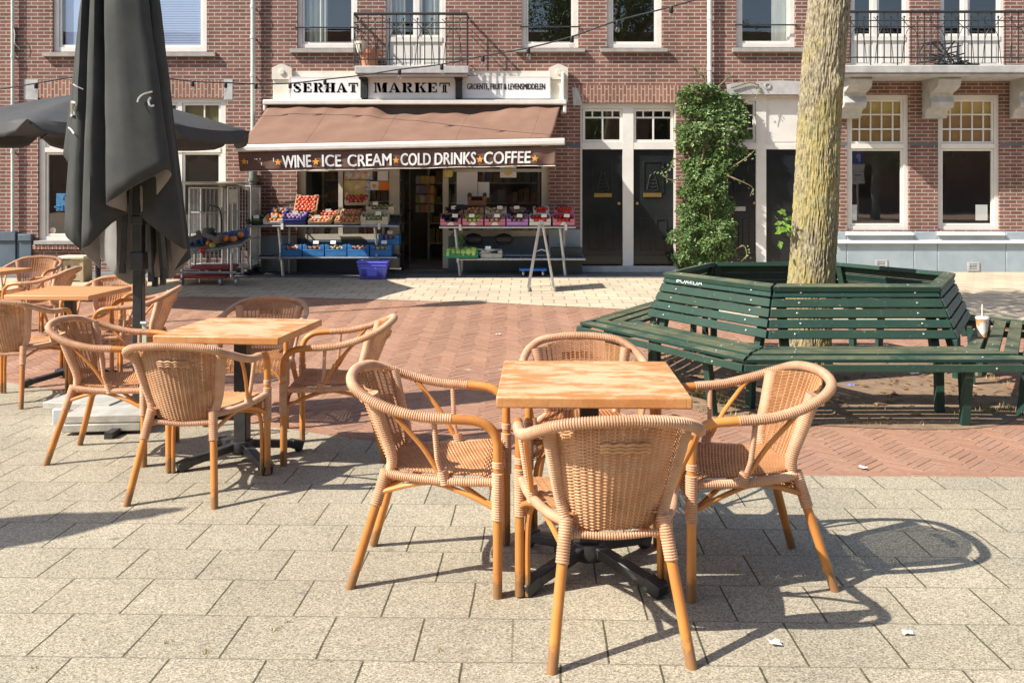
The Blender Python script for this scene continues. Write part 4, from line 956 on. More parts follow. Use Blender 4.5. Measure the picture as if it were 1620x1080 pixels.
# ------------------------------------------------------------------ tree in the round bench
tr = thing('tree', 'tall tree with a leaning lichen covered trunk growing inside the hexagonal bench', 'tree', (2.42, 7.44, g(7.44)))
def trunk_c(z): 
    t_ = max(0, z)/2.9; return Vector((2.375+.215*t_+.012*math.sin(z*2.2), 7.44+.05*t_, z))
mb = MB(); rows = []; NZ, NA = 460, 220
for i in range(NZ+1):
    z = lerp(g(7.44)-.05, 4.6, i/NZ); c0 = trunk_c(z); r0 = .184-.018*min(1, max(0,z/2.5))+.07*math.exp(-(z+.2)*4)-.01*max(0,z-3)
    row = []
    for k in range(NA):
        a = 2*math.pi*k/NA; ca, sa = math.cos(a), math.sin(a)
        big = .010*noise.noise(Vector((ca*1.5, sa*1.5, z*1.1)))
        q = Vector((ca*5.5+.5*noise.noise(Vector((ca*2,sa*2,z*3))), sa*5.5, z*2.1)); q2 = Vector((ca*11+.8*noise.noise(Vector((ca*4,sa*4,z*7))), sa*11, z*7.5)); q3 = Vector((ca*24, sa*24, z*22))
        rid = .5-abs(noise.noise(q)); rid2 = .5-abs(noise.noise(q2))
        knot = .035*math.exp(-((a-5.15)**2*14+(z-2.22)**2*220))
        r = r0-.008+big+.011*rid+.017*rid2+.006*noise.noise(q3)+knot
        row.append(c0+Vector((r*ca, r*sa, 0)))
    rows.append(row)
mb.grid(rows, closed=True)
m, t, b = nodes('lichen bark'); gm = t.nodes.new('ShaderNodeNewGeometry'); p = gm.outputs['Position']
mp = t.nodes.new('ShaderNodeMapping'); mp.inputs['Scale'].default_value = (1,1,.5); t.links.new(p, mp.inputs[0])
n1 = noisen(t, mp.outputs[0], 48, 4, .7); base = ramp(t, n1, [(.30,(0.15,0.125,0.085)),(.48,(0.29,0.25,0.165)),(.70,(0.42,0.37,0.26))])
n2 = noisen(t, mp.outputs[0], 4.2, 5, .65); li = ramp(t, noisen(t, mp.outputs[0], 9, 4), [(.35,(0.33,0.31,0.15)),(.58,(0.42,0.335,0.10)),(.75,(0.33,0.34,0.19))])
sx = t.nodes.new('ShaderNodeSeparateXYZ'); t.links.new(p, sx.inputs[0])
hz = t.nodes.new('ShaderNodeMapRange'); hz.inputs[1].default_value = 2.0; hz.inputs[2].default_value = 2.6; hz.inputs[3].default_value = -.01; hz.inputs[4].default_value = -.16; t.links.new(sx.outputs[2], hz.inputs[0])
ad = t.nodes.new('ShaderNodeMath'); ad.operation = 'ADD'; t.links.new(n2, ad.inputs[0]); t.links.new(hz.outputs[0], ad.inputs[1])
c = mixc(t, ramp(t, ad.outputs[0], [(.38,0.0),(.54,.68)]), base, li)
c = mixc(t, .75, c, ramp(t, n1, [(.34,(.62,.60,.56)),(.54,(1.05,1.05,1.05))]), 'MULTIPLY')
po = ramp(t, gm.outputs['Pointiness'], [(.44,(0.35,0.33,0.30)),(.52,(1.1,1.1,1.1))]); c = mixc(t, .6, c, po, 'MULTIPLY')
t.links.new(c, b.inputs['Base Color']); b.inputs['Roughness'].default_value = .95; b.inputs['Specular IOR Level'].default_value = .15; bumpn(t, b, n1, .6, .02)
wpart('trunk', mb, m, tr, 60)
lb = MB(); top = trunk_c(4.55)
limbs = []
for k in range(7):
    a = k*0.9+.4; e = top+Vector((1.9*math.cos(a), 1.9*math.sin(a), random.uniform(1.2,2.6))); midp = top.lerp(e, .45)+Vector((0,0,.35)); c_ = crom([top-Vector((0,0,.3)), midp, e], 8); limbs.append(c_)
    lb.tube(c_, [lerp(.11,.02,i/len(c_)) for i in range(len(c_))], 8)
c_ = crom([top-Vector((0,0,.2)), Vector((1.9,8.7,5.0)), Vector((1.1,10.0,5.4))], 8); limbs.append(c_); lb.tube(c_, [lerp(.10,.02,i/len(c_)) for i in range(len(c_))], 8)
wpart('limb', lb, m, tr)
cr = MB()
cl = [random.choice(random.choice(limbs)[6:])+Vector((random.gauss(0,.55),random.gauss(0,.55),random.gauss(.2,.45))) for _ in range(110)]+[Vector((1.25,9.9,5.3))+Vector((random.gauss(0,.75),random.gauss(0,.8),random.gauss(0,.35))) for _ in range(34)]
for c0 in cl:
    for _ in range(75):
        d = Vector((random.gauss(0,1),random.gauss(0,1),random.gauss(0,1))).normalized(); p = c0+d*random.uniform(.05,.42)
        if p.z < 4.3: continue
        leaf(cr, p, random.uniform(.08,.14), .035, d+Vector((0,0,-.4)), Vector((0,0,1)))
TL_ = leaf_mat('tree leaf', (0.04,0.09,0.02), (0.07,0.15,0.03), (0.12,0.2,0.05))
wpart('crown', cr, TL_, tr, 0)
sp = MB(); c0 = at(1240,355,7.4)
for _ in range(26): leaf(sp, c0+Vector((random.gauss(0,.025),random.gauss(0,.03),random.gauss(0,.05))), random.uniform(.05,.08), .022, Vector((random.gauss(-.4,.7),random.gauss(-.3,.6),random.gauss(-.1,.6))), Vector((0,-.7,.6)))
wpart('twig_leaves', sp, leaf_mat('fresh leaf', (0.12,0.26,0.03),(0.2,0.36,0.05),(0.28,0.42,0.08)), tr, 0)
# ------------------------------------------------------------------ hexagonal bench round the tree
m, t, b = nodes('worn green bench paint'); gm = t.nodes.new('ShaderNodeNewGeometry'); p = gm.outputs['Position']
mp = t.nodes.new('ShaderNodeMapping'); mp.inputs['Scale'].default_value = (1,1,1); t.links.new(p, mp.inputs[0])
c = ramp(t, gm.outputs['Random Per Island'], [(0,(0.014,0.046,0.040)),(.5,(0.021,0.060,0.047)),(1,(0.030,0.060,0.040))])
c = mixc(t, .5, c, ramp(t, noisen(t, p, 6, 5), [(.3,(.7,.75,.75)),(.7,(1.35,1.3,1.25))]), 'MULTIPLY')
sx = t.nodes.new('ShaderNodeSeparateXYZ'); t.links.new(gm.outputs['Normal'], sx.inputs[0])
n4 = noisen(t, p, 3.2, 6, .7); mu = t.nodes.new('ShaderNodeMath'); mu.operation = 'MULTIPLY'
t.links.new(ramp(t, n4, [(.38,0.05),(.60,.85)]), mu.inputs[0]); t.links.new(ramp(t, sx.outputs[2], [(.6,0.0),(.95,1.0)]), mu.inputs[1])
c = mixc(t, mu.outputs[0], c, (0.17,0.165,0.09))
wn = noisen(t, p, 34, 5, .75); c = mixc(t, ramp(t, wn, [(.63,0.0),(.70,.8)]), c, (0.32,0.32,0.26))
t.links.new(c, b.inputs['Base Color']); b.inputs['Roughness'].default_value = .52; b.inputs['Specular IOR Level'].default_value = .3; bumpn(t, b, noisen(t, p, 60, 4), .15, .01)
M['bench'] = m
M['bolt'] = pm('bolt head', (0.6,0.6,0.56), (0.5,0.5,0.46), 20, .4, metal=.6)
GB = g(7.44); GBF = -.155
bn = thing('hexagonal_bench', 'dark green slatted six-sided bench wrapped round the tree trunk', 'bench', (BC.x, BC.y, GB))
def slat(mb, bolts, a0, z0, a1, z1, th_, k, gap=.012, nb=2):
    """a slat lying between apothems a0 and a1 (heights z0, z1) on side k, mitred at 60 degrees"""
    ang = R(-90+60*k); n = Vector((math.cos(ang), math.sin(ang), 0)); s_ = Vector((-math.sin(ang), math.cos(ang), 0)); C0 = Vector((BC.x, BC.y, GBF+.0))
    t30 = math.tan(R(30)); e = Vector((a1-a0, 0, z1-z0)); nn = Vector((-(z1-z0), 0, a1-a0)).normalized()
    if nn.z < 0 or (abs(nn.z) < .2 and nn.x < 0): nn = -nn
    J = random.uniform(-.003, .003); vs = []
    for off in (0, -th_):
        for (a, z) in ((a0, z0), (a1, z1)):
            for sg in (-1, 1):
                aa = a+nn.x*off; h = a*t30-gap; vs.append(C0+n*aa+s_*(sg*h+J)+Vector((0,0,z+nn.z*off+random.uniform(-.0015,.0015))))
    mb.add(vs, [(0,1,3,2),(4,6,7,5),(0,4,5,1),(2,3,7,6),(0,2,6,4),(1,5,7,3)])
    am, zm = (a0+a1)/2, (z0+z1)/2
    for sg in (-1, 1):
        h = am*t30*.68; q = C0+n*(am+nn.x*.001)+s_*(sg*h+random.uniform(-.02,.02))+Vector((0,0,zm+nn.z*.001)); w = (n*nn.x+Vector((0,0,nn.z))).normalized()
        mb.tube([q, q+w*.004], .008, 8, mi=1)
for k in range(6):
    se, ba, bo, bo2 = MB(), MB(), MB(), MB()
    SZ = .468
    ap = 1.600
    slat(se, bo, 1.642, SZ-.090, 1.638, SZ-.044, .030, k); slat(se, bo, 1.532, SZ-.002, 1.614, SZ-.014, .022, k)
    for i in range(1, 4):
        a1 = ap-.114*i+.018; slat(se, bo, a1-.084, SZ-.004*i+.008, a1, SZ-.004*i+.009, .026, k)
    for i in range(5):
        z0 = SZ+.043+.068*i; f = lambda z: 1.158-(z-SZ)*.40
        slat(ba, bo2, f(z0), z0, f(z0+.055), z0+.055, .030, k)
    ztop = SZ+.043+.068*5+.004
    slat(ba, bo2, f(ztop)-.055, ztop+.012, f(ztop)+.03, ztop-.002, .036, k)
    s1 = bevel(part('seat', se, [M['bench'], M['bolt']], bn), .005); b1 = bevel(part('backrest', ba, [M['bench'], M['bolt']], bn), .005)
    s1.location = b1.location = -bn.location
    ang = R(-90+60*k); n = Vector((math.cos(ang), math.sin(ang), 0)); s_ = Vector((-math.sin(ang), math.cos(ang), 0)); C0 = Vector((BC.x, BC.y, 0))
    for sg in (-.52, .52):
        fr_ = MB()
        def PT(a, z, q=1.0): return C0+n*a+s_*sg*q+Vector((0,0,GBF+z))
        gz = lambda a: g((C0+n*a+s_*sg).y)-GBF-.02
        fr_.bar(PT(1.50,gz(1.50)), PT(1.56,SZ-.05), .055, .042, n); fr_.bar(PT(1.16,gz(1.16)), PT(1.14,SZ-.03), .055, .042, n)
        fr_.bar(PT(1.60,SZ-.062), PT(1.08,SZ-.085), .05, .045); fr_.bar(PT(1.10,SZ-.1), PT(f(ztop)-.035,ztop-.01), .06, .04, n)
        wpart('leg_frame', fr_, M['bench'], bn)
# tag scratched in white on the top slat of the left front section
gf = MB(); ang = R(-90-60); n = Vector((math.cos(ang), math.sin(ang), 0)); s_ = Vector((-math.sin(ang), math.cos(ang), 0))
zc = SZ+.043+.068*4+.028; tilt = Vector((-.40*n.x, -.40*n.y, 1)).normalized()
base = Vector((BC.x, BC.y, GBF))+n*(1.158-(zc-SZ)*.40+.006)+Vector((0,0,zc))
vs, fs = text_mesh('BOREDA', .0); ff = fit(vs)
gf.add([base+s_*lerp(-.42, -.12, a)+tilt*lerp(-.016, .018, b2+.12*math.sin(a*14)) for a, b2 in ff], fs)
wpart('scribbled_tag', gf, pm('white marker', (0.7,0.72,0.7), (0.6,0.62,0.6), 30, .6), bn, 0)
# paper cup on the right section
pc = thing('paper_cup', 'white and orange paper cup with a straw standing on the bench', 'cup', at(1554, 508, 6.62))
pc.location.z = GBF+SZ+.002
cb = MB(); prof = [(0,0),(.030,0),(.030,.004),(.044,.125),(.0455,.128),(.0455,.132),(.0,.132)]; cb.lathe(prof, 20)
mcup, t, b = nodes('printed paper cup'); v = coords(t, 'Object'); b.inputs['Roughness'].default_value = .5
t.links.new(ramp(t, noisen(t, v, 16, 2), [(.47,(0.82,0.79,0.74)),(.53,(0.72,0.40,0.16))]), b.inputs['Base Color'])
part('cup_body', cb, mcup, pc); lb = MB(); lb.lathe([(0,.130),(.048,.130),(.048,.138),(.043,.146),(0,.147)], 20); part('lid', lb, M['white'], pc); sb = MB(); sb.tube([(0,.004,.14),(.003,.006,.235)], .0045, 8); part('straw', sb, M['white'], pc)

# ------------------------------------------------------------------ rattan armchair
def wrapped(mb, path, r, pitch=.0085, n=10, dep=.0032):
    pts = resample(path, pitch/3); mb.tube(pts, [r-(dep if i % 3 == 0 else 0) for i in range(len(pts))], n)
def weave(mb, Sf, rows, stakes, r=.0036, amp=.0035, v0=0., v1=1., rs=.0040, round_u=None):
    nn = stakes*2
    def nrm(u, v):
        e = .01; a = Sf(min(u+e,1), v)-Sf(max(u-e,-1), v); b2 = Sf(u, min(v+e,1))-Sf(u, max(v-e,0)); return a.cross(b2).normalized()
    for i in range(rows):
        v = lerp(v0, v1, (i+.5)/rows); pts = []
        for k in range(nn+1):
            u = -1+2*k/nn; s_ = math.sin(math.pi*(k/2.0+.5*0)+math.pi*(i % 2)+math.pi*.0) if k % 2 else 0
            s_ = (1 if ((k//2+i) % 2 == 0) else -1) if k % 2 else 0
            pts.append(Sf(u, v)+nrm(u, v)*amp*s_)
        mb.tube(pts, r, 4, True, .62)
    for k in range(stakes):
        u = -1+2*(k+.5)/stakes; mb.tube([Sf(u, lerp(v0, v1, q/14)) for q in range(15)], rs, 4)
def make_chair():
    ch = thing('rattan_armchair', 'x', 'chair')
    hoop = [(-.268,.262,.56),(-.272,.245,.605),(-.279,.195,.638),(-.286,.10,.648),(-.288,-.02,.656),(-.277,-.14,.685),(-.240,-.235,.722),(-.165,-.290,.752),(0,-.312,.764),(.165,-.290,.752),(.240,-.235,.722),(.277,-.14,.685),(.288,-.02,.656),(.286,.10,.648),(.279,.195,.638),(.272,.245,.605),(.268,.262,.56)]
    H_ = crom(hoop, 8); nH = len(H_); i0 = 3*8; i1 = nH-1-3*8
    for sg in (0, 1):
        seg = H_[:i0+2] if sg == 0 else H_[i1-1:][::-1]
        leg = [Vector((seg[0].x*1.0, .263, 0)), Vector((seg[0].x*1.0, .263, .30)), Vector((seg[0].x, .263, .50))]+seg
        mb = MB(); mb.tube(resample(leg, .02), .0172, 12); lo = part('front_leg', mb, M['cane'], ch)
        x = seg[0].x; sx_ = -1 if x < 0 else 1
        mb = MB(); wrapped(mb, [Vector((x,.263,.285)), Vector((x,.263,.455))], .0225, dep=.003); wrapped(mb, [Vector((x,.263,.470)),Vector((x,.263,.495))], .0205); part('leg_binding', mb, M['wrap'], lo)
        mb = MB(); mb.tube(crom([(x-sx_*.028,.258,.0),(x-sx_*.028,.258,.20),(x-sx_*.04,.255,.31),(x-sx_*.09,.252,.365),(x-sx_*.17,.25,.385)],6), .011, 8); part('inner_leg', mb, M['cane'], ch)
    mb = MB(); wrapped(mb, H_[i0:i1+1], .0195); part('top_rail', mb, M['wrap'], ch)
    def back(u, v):
        hw = lerp(.145, .205, v**.9); cur = lerp(.050, .105, v); yb_ = lerp(-.150, -.305, v**.92)
        return Vector((u*hw, yb_+cur*abs(u)**2.2, lerp(.375, .752, v)-(.022*u*u*v)))
    def seat(u, v):
        hw = lerp(.150, .245, min(1, v*1.25)**.8); y_ = lerp(-.165, .235, min(1, v/.80)); z_ = .438-.020*math.sin(math.pi*min(1, v/.80))*(1-.5*u*u)
        if v > .72:
            q = (v-.72)/.28; y_ = lerp(-.165, .235, .9)+.062*math.sin(min(1,q*1.6)*math.pi/2); z_ = .438-.012*(1-q)*0-.135*max(0,q-.12)**1.25*(1-.35*(1-u*u))-.004
        return Vector((u*hw, y_, z_))
    for sx_ in (-1, 1):
        rl = [Vector((sx_*.214,-.285,0)), Vector((sx_*.186,-.225,.20)), Vector((sx_*.156,-.165,.40))]
        mb = MB(); mb.tube(resample(crom(rl,6), .02), .0172, 12); lo = part('rear_leg', mb, M['cane'], ch)
        mb = MB(); wrapped(mb, [Vector((sx_*.172,-.197,.298)), Vector((sx_*.154,-.160,.425))], .0225, dep=.003); part('leg_binding', mb, M['wrap'], lo)
        bp = [Vector((sx_*.150,-.150,.40)), back(sx_*.98,.30)+Vector((sx_*.008,0,0)), back(sx_*.98,.65)+Vector((sx_*.012,0,0)), back(sx_*.98,.985)+Vector((sx_*.014,.0,-.004))]
        mb = MB(); pp = resample(crom(bp, 8), .0028); mb.tube(pp, [lerp(.0215,.029,i/len(pp))-(.0025 if i % 3 == 0 else 0) for i in range(len(pp))], 12, True, .82); part('back_post', mb, M['wrap'], ch)
        # seat side rail and arm struts
        mb = MB(); wrapped(mb, crom([(sx_*.160,-.160,.415),(sx_*.205,-.06,.412),(sx_*.245,.10,.413),(sx_*.262,.255,.418)],6), .017); part('side_rail', mb, M['wrap'], ch)
        mb = MB(); wrapped(mb, [Vector((sx_*.240,.065,.415)), Vector((sx_*.262,.045,.50)), Vector((sx_*.286,.035,.652))], .0105); wrapped(mb, [Vector((sx_*.238,.072,.402)), Vector((sx_*.244,.060,.455))], .021); part('arm_strut', mb, M['wrap'], ch)
        mb = MB(); mb.tube(crom([(sx_*.245,.045,.45),(sx_*.258,-.01,.54),(sx_*.274,-.085,.63),(sx_*.277,-.13,.68)],6), .0095, 8); part('arm_strut', mb, M['cane'], ch)
        mb = MB(); mb.tube(crom([(sx_*.262,.250,.325),(sx_*.250,.16,.365),(sx_*.222,.035,.398),(sx_*.20,-.06,.385),(sx_*.170,-.18,.345)],6), .0095, 8); part('side_brace', mb, M['cane'], ch)
    mb = MB()
    for a_, b_ in (((-.262,.25,.33),(.16,-.17,.36)),((.262,.25,.33),(-.16,-.17,.36))): mb.tube(crom([a_, ((a_[0]+b_[0])/2,.03,.385), b_],6), .0095, 8)
    mb.tube([(-.255,.243,.395),(.255,.243,.395)], .012, 8); part('under_brace', mb, M['cane'], ch)
    mb = MB(); wrapped(mb, crom([(-.150,-.157,.375),(0,-.163,.366),(.150,-.157,.375)],6), .0125); part('rear_rail', mb, M['wrap'], ch)
    mb = MB(); weave(mb, back, 64, 17, .0034, .0034, .02, .985, .0042)
    for i in range(3):           # small knotted ornament high in the back
        for k in range(4):
            mb.tube([back(-.34+.2*k, .76+.03*i)+Vector((0,-.010,0)), back(-.24+.2*k, .775+.03*i)+Vector((0,-.014,0)), back(-.14+.2*k, .76+.03*i)+Vector((0,-.010,0))], .0048, 5)
    part('backrest', mb, M['weave'], ch, 60)
    mb = MB(); weave(mb, seat, 78, 19, .0035, .0034, .02, 1.0, .0042); part('seat', mb, M['weave'], ch, 60)
    return ch
chair0 = make_chair(); used = []
CH = [ # x, y, rz(deg), label
 (.313,3.045,4,'rattan armchair nearest the viewer, its woven back turned to us'),
 (-.300,3.562,-93,'rattan armchair on the left side of the nearest table, facing right'),
 (.880,3.535,94,'rattan armchair on the right side of the nearest table, facing left with sunlit backrest'),
 (.335,4.190,181,'rattan armchair behind the nearest table, only its rounded back top above the tabletop'),
 (-1.572,4.565,-5,'rattan armchair at the second table, back turned to us, left of the front table'),
 (-2.265,5.220,-88,'rattan armchair facing right in front of the pale paving slabs'),
 (-.990,5.260,92,'rattan armchair facing left at the second table, right of its black foot'),
 (-1.690,6.130,176,'rattan armchair behind the second table facing us, striped by shade'),
 (-3.620,8.180,176,'striped rattan armchair behind the third table, partly hidden by the parasol pole'),
 (-2.990,7.330,100,'rattan armchair with glowing orange back just right of the parasol pole'),
 (-3.630,6.700,-3,'rattan armchair cut by the left edge of the photo, back turned to us'),
 (-4.640,9.080,95,'rattan armchair with orange back between the two farthest left tables'),
 (-5.300,10.05,182,'pale rattan armchair farthest away, behind the table at the left edge')]
for i, (x, y, rz, lab) in enumerate(CH):
    o = chair0 if i == 0 else copy_tree(chair0)
    o.location = (x, y, g(y)+.004); o.rotation_euler = (math.atan(-.025 if y < 8 else .0218)*0, 0, R(rz)); o['label'] = lab; o['group'] = 'rattan armchairs of the terrace'

# ------------------------------------------------------------------ tables
m, t, b = nodes('worn butcher block'); v = coords(t, 'Object')
sep = t.nodes.new('ShaderNodeSeparateXYZ'); t.links.new(v, sep.inputs[0])
mp = t.nodes.new('ShaderNodeMapping'); mp.inputs['Scale'].default_value = (1.8,4.6,1.8); t.links.new(v, mp.inputs[0])
br = t.nodes.new('ShaderNodeTexBrick'); t.links.new(v, br.inputs[0]); br.inputs['Scale'].default_value = 1; br.inputs['Brick Width'].default_value = .16; br.inputs['Row Height'].default_value = .034; br.inputs['Mortar Size'].default_value = .0009
br.inputs['Color1'].default_value = (0.62,0.29,0.10,1); br.inputs['Color2'].default_value = (0.52,0.23,0.075,1); br.inputs['Mortar'].default_value = (0.35,0.16,0.06,1)
n1 = noisen(t, mp.outputs[0], 3.4, 7, .72); oi = t.nodes.new('ShaderNodeObjectInfo')
vm2 = t.nodes.new('ShaderNodeVectorMath'); vm2.operation = 'ADD'; t.links.new(mp.outputs[0], vm2.inputs[0]); t.links.new(oi.outputs['Location'], vm2.inputs[1])
n1 = noisen(t, vm2.outputs[0], 3.4, 7, .72)
gr_ = t.nodes.new('ShaderNodeTexGradient'); gr_.gradient_type = 'QUADRATIC_SPHERE'; mpg = t.nodes.new('ShaderNodeMapping'); mpg.inputs['Scale'].default_value = (1.9,1.9,.2); t.links.new(v, mpg.inputs[0]); t.links.new(mpg.outputs[0], gr_.inputs[0])
ws_ = t.nodes.new('ShaderNodeMath'); ws_.operation = 'MULTIPLY_ADD'; ws_.inputs[1].default_value = .22; t.links.new(gr_.outputs[1], ws_.inputs[0]); t.links.new(n1, ws_.inputs[2])
gn = t.nodes.new('ShaderNodeNewGeometry'); sn_ = t.nodes.new('ShaderNodeSeparateXYZ'); t.links.new(gn.outputs['Normal'], sn_.inputs[0])
wm_ = t.nodes.new('ShaderNodeMath'); wm_.operation = 'MULTIPLY'; t.links.new(ramp(t, ws_.outputs[0], [(.47,0.0),(.56,.62),(.75,.88)]), wm_.inputs[0]); t.links.new(ramp(t, sn_.outputs[2], [(.4,0.15),(.95,1.0)]), wm_.inputs[1])
c = mixc(t, wm_.outputs[0], br.outputs[0], (0.76,0.56,0.35))
dk = noisen(t, vm2.outputs[0], 2.1, 4, .6); c = mixc(t, ramp(t, dk, [(.55,0.0),(.60,.85)]), c, (0.50,0.22,0.07))
fine = noisen(t, mp.outputs[0], 60, 4); c = mixc(t, .4, c, ramp(t, fine, [(.3,(.72,.68,.62)),(.7,(1.18,1.16,1.12))]), 'MULTIPLY')
t.links.new(c, b.inputs['Base Color']); b.inputs['Roughness'].default_value = .42; bumpn(t, b, fine, .08, .004)
M['tabletop'] = m
M['tabletop_plain'] = pm('orange table varnish', (0.66,0.35,0.15), (0.55,0.27,0.11), 3, .4, .05, 60, stretch=(.5,5,1))
def make_table():
    tb = thing('cafe_table', 'x', 'table')
    mb = MB(); s_ = .342; mb.box(-s_, s_, -s_, s_, .703, .742); o = bevel(part('tabletop', mb, M['tabletop'], tb), .006, 3)
    mb = MB(); mb.box(-.036, .036, -.036, .036, .09, .69); mb.box(-.17,.17,-.025,.025,.683,.7025); mb.box(-.025,.025,-.17,.17,.6835,.7022); bevel(part('column', mb, M['black_metal'], tb), .006)
    for k in range(4):
        a = R(45+90*k); d = Vector((math.cos(a), math.sin(a), 0)); mb = MB()
        mb.bar(d*.03+Vector((0,0,.092)), d*.30+Vector((0,0,.045)), .052, .04); mb.bar(d*.285+Vector((0,0,.05)), d*.355+Vector((0,0,.028)), .056, .05); mb.lathe([(0,0),(.024,0),(.024,.015),(0,.015)], 10, d*.335)
        bevel(part('base_foot', mb, M['black_metal'], tb), .006)
    mb = MB(); mb.lathe([(0,.05),(.06,.05),(.07,.075),(.06,.115),(0,.118)], 16); part('base_hub', mb, M['black_metal'], tb)
    return tb
tb0 = make_table()
for i, (x, y, rz, lab) in enumerate([(.297,3.533,-1.9,'square wooden table nearest the viewer with a worn pale top'),(-1.495,5.08,-7,'square wooden table in the middle distance left, its worn pale top streaked brown'),(-3.57,7.41,-4,'square wooden table before the parasol pole, smooth orange top'),(-5.32,9.15,-12,'square wooden table cut by the left edge of the photo, farthest of the tables')]):
    o = tb0 if i == 0 else copy_tree(tb0)
    o.location = (x, y, g(y)+.004); o.rotation_euler = (0, 0, R(rz)); o['label'] = lab; o['group'] = 'square wooden terrace tables'
    if i > 1:
        tt = [q for q in o.children if q.name.startswith('tabletop')][0]; tt.material_slots[0].link = 'OBJECT'; tt.material_slots[0].material = M['tabletop_plain']
# ------------------------------------------------------------------ folded parasol with its base slabs
PX, PY = -2.45, 6.02
def hemp(px, dy, py): return ((px-810)*PY/FPX-PX, dy, CAMZ-(py-HY)*PY/FPX-g(PY))
RING = [(118,.07,262, 136,-.0), (99,.02,243, 131,-.015), (113,-.03,264, 133,-.03), # flap
 # hem px, depth, hem py | x px at the picture's top edge, depth there | ridge sharpness
 (104,-.03,366, 134,-.04), (128,-.10,384, 140,-.085), (160,-.02,424, 150,-.03), (152,-.20,392, 157,-.13), (168,-.24,384, 166,-.15),
 (192,-.16,352, 172,-.09), (212,-.09,336, 176,-.05), (197,-.27,322, 184,-.17), (235,-.31,300, 205,-.20), (283,-.25,270, 238,-.16), (288,-.18,278, 244,-.11),
 (250,-.10,318, 236,-.06), (226,-.05,340, 228,-.03), (262,-.13,364, 244,-.07), (294,-.08,392, 251,-.05), (292,.03,396, 250,.03), (268,.05,430, 240,.04), (284,.20,412, 240,.13),
 (252,.22,446, 225,.14), (236,.10,440, 210,.06), (212,.24,436, 195,.15), (184,.22,456, 178,.15), (172,.12,440, 168,.07), (144,.18,416, 150,.12), (112,.12,376, 138,.05)]
def folded_parasol(label):
    pr_ = thing('closed_parasol', label, 'parasol')
    n = len(RING); top = []; hem = []
    ztop0 = CAMZ+HY*PY/FPX-g(PY)
    for px, dy, py, px0, dy0 in RING:
        hem.append(Vector(hemp(px, dy, py))); top.append(Vector(hemp(px0, dy0, 0)))
    mid = Vector((sum(v.x for v in top)/n, 0, 0))
    colsv = []
    for h, q in zip(hem, top):
        apex = Vector((lerp(mid.x, q.x, .30)-.0, q.y*.30, 3.18)); sub = []
        for t_ in range(15):
            u = t_/14; sub.append(u)
        L = crom([apex, Vector((lerp(apex.x,q.x,.55), lerp(apex.y,q.y,.55), lerp(3.18,q.z,.5))), q, q.lerp(h, .5)+Vector((0,0,0)), h], 7); colsv.append(L)
    m_ = len(colsv[0]); rows = []
    for j in range(m_):
        ring = [c_[j] for c_ in colsv]; soft = crom(ring, 4, closed=True); fine = [soft[q].lerp(ring[q//4].lerp(ring[(q//4+1) % len(ring)], (q % 4)/4), .6) for q in range(len(soft))]
        f = j/(m_-1)
        rows.append([p+Vector((.009*noise.noise(Vector((p.x*9, p.y*9, p.z*2.2)))+.004*noise.noise(Vector((p.x*26,p.y*26,p.z*5))), .012*noise.noise(Vector((p.y*8, p.z*2.5, p.x*8)))+.005*noise.noise(Vector((p.y*24,p.z*6,p.x*24))), 0)) for p in fine])
    mb = MB(); mb.grid(rows, closed=True); o = link('canopy', mb.mesh('canopy', [M['canvas_in'], M['canvas']], 60), pr_)
    sm = o.modifiers.new('lining', 'SOLIDIFY'); sm.thickness = .005; sm.offset = 0; sm.material_offset = 1; sm.material_offset_rim = 0; sm.use_flip_normals = False
    part_top = MB(); part_top.lathe([(0,3.16),(.07,3.16),(.08,3.2),(.05,3.26),(.03,3.34),(0,3.35)], 14, (mid.x*.6,0,0)); part('finial', part_top, M['ink'], pr_)
    pb = MB(); pb.box(-.032,.032,-.032,.032,.06,3.15); bevel(part('pole', pb, M['black_metal'], pr_), .006)
    for hb in (MB().box(-.046,.046,-.046,.046,1.00,1.12), MB().box(-.042,.042,-.042,.042,1.30,1.36)): bevel(part('slider_hub', hb, M['black_metal'], pr_), .008)
    part('crank_pin', MB().tube([(.030,-.045,.66),(.07,-.045,.66)], .012, 8), M['steel'], pr_)
    for (x, y_, z) in ((.10,-.05,.93),(.15,.02,.90),(-.10,-.02,.98),(.06,.12,.88),(-.05,.13,.88),(.19,-.03,.95)):
        rb = MB(); rb.bar((x*.25, y_*.25, 2.6), (x, y_, z+.05), .018, .03); rb.bar((x, y_, z+.06), (x, y_, z), .024, .036); part('rib', rb, M['black_metal'], pr_)
    tg = MB(); tg.box(.034,.062,-.036,-.028,.52,.66); part('pole_tag', tg, pm('pale green tag', (0.55,0.6,0.42), (0.5,0.55,0.38), 10, .6), pr_)
    lb = MB()                     # partial print on the folds: curved stripes and fragments of letters
    def onfold(px, py, off=.012):      # nearest folded surface point along the view from the front
        best = None; z = CAMZ-(py-HY)*PY/FPX-g(PY); x = (px-810)*PY/FPX-PX
        for r0, r1 in zip(rows, rows[1:]):
            for a, b2 in zip(r0, r0[1:]+r0[:1]):
                pass
        cand = [p for r_ in rows for p in r_ if abs(p.z-z) < .10]
        cand = sorted(cand, key=lambda p: abs(p.x-x)+.35*(p.y))[:3]
        return Vector((x, min(p.y for p in cand)-off, z))
    def mark(pts, w):
        P3 = crom([onfold(*p) for p in pts], 5); part('print', MB().tube(P3, w, 4, True, .5), M['print'], pr_)
    mark([(244,168),(245,161),(252,155),(263,151)], .006); mark([(262,160),(259,166),(262,173),(266,172)], .007)
    mark([(128,136),(134,140),(142,144)], .005); mark([(112,202),(120,207),(129,213)], .005)
    mark([(118,186),(119,176),(123,162)], .010); mark([(119,184),(126,184)], .008); mark([(122,166),(128,164),(133,168),(128,176),(130,184)], .009)
    return pr_
par0 = folded_parasol('closed charcoal parasol standing upright beside the pale paving slabs')
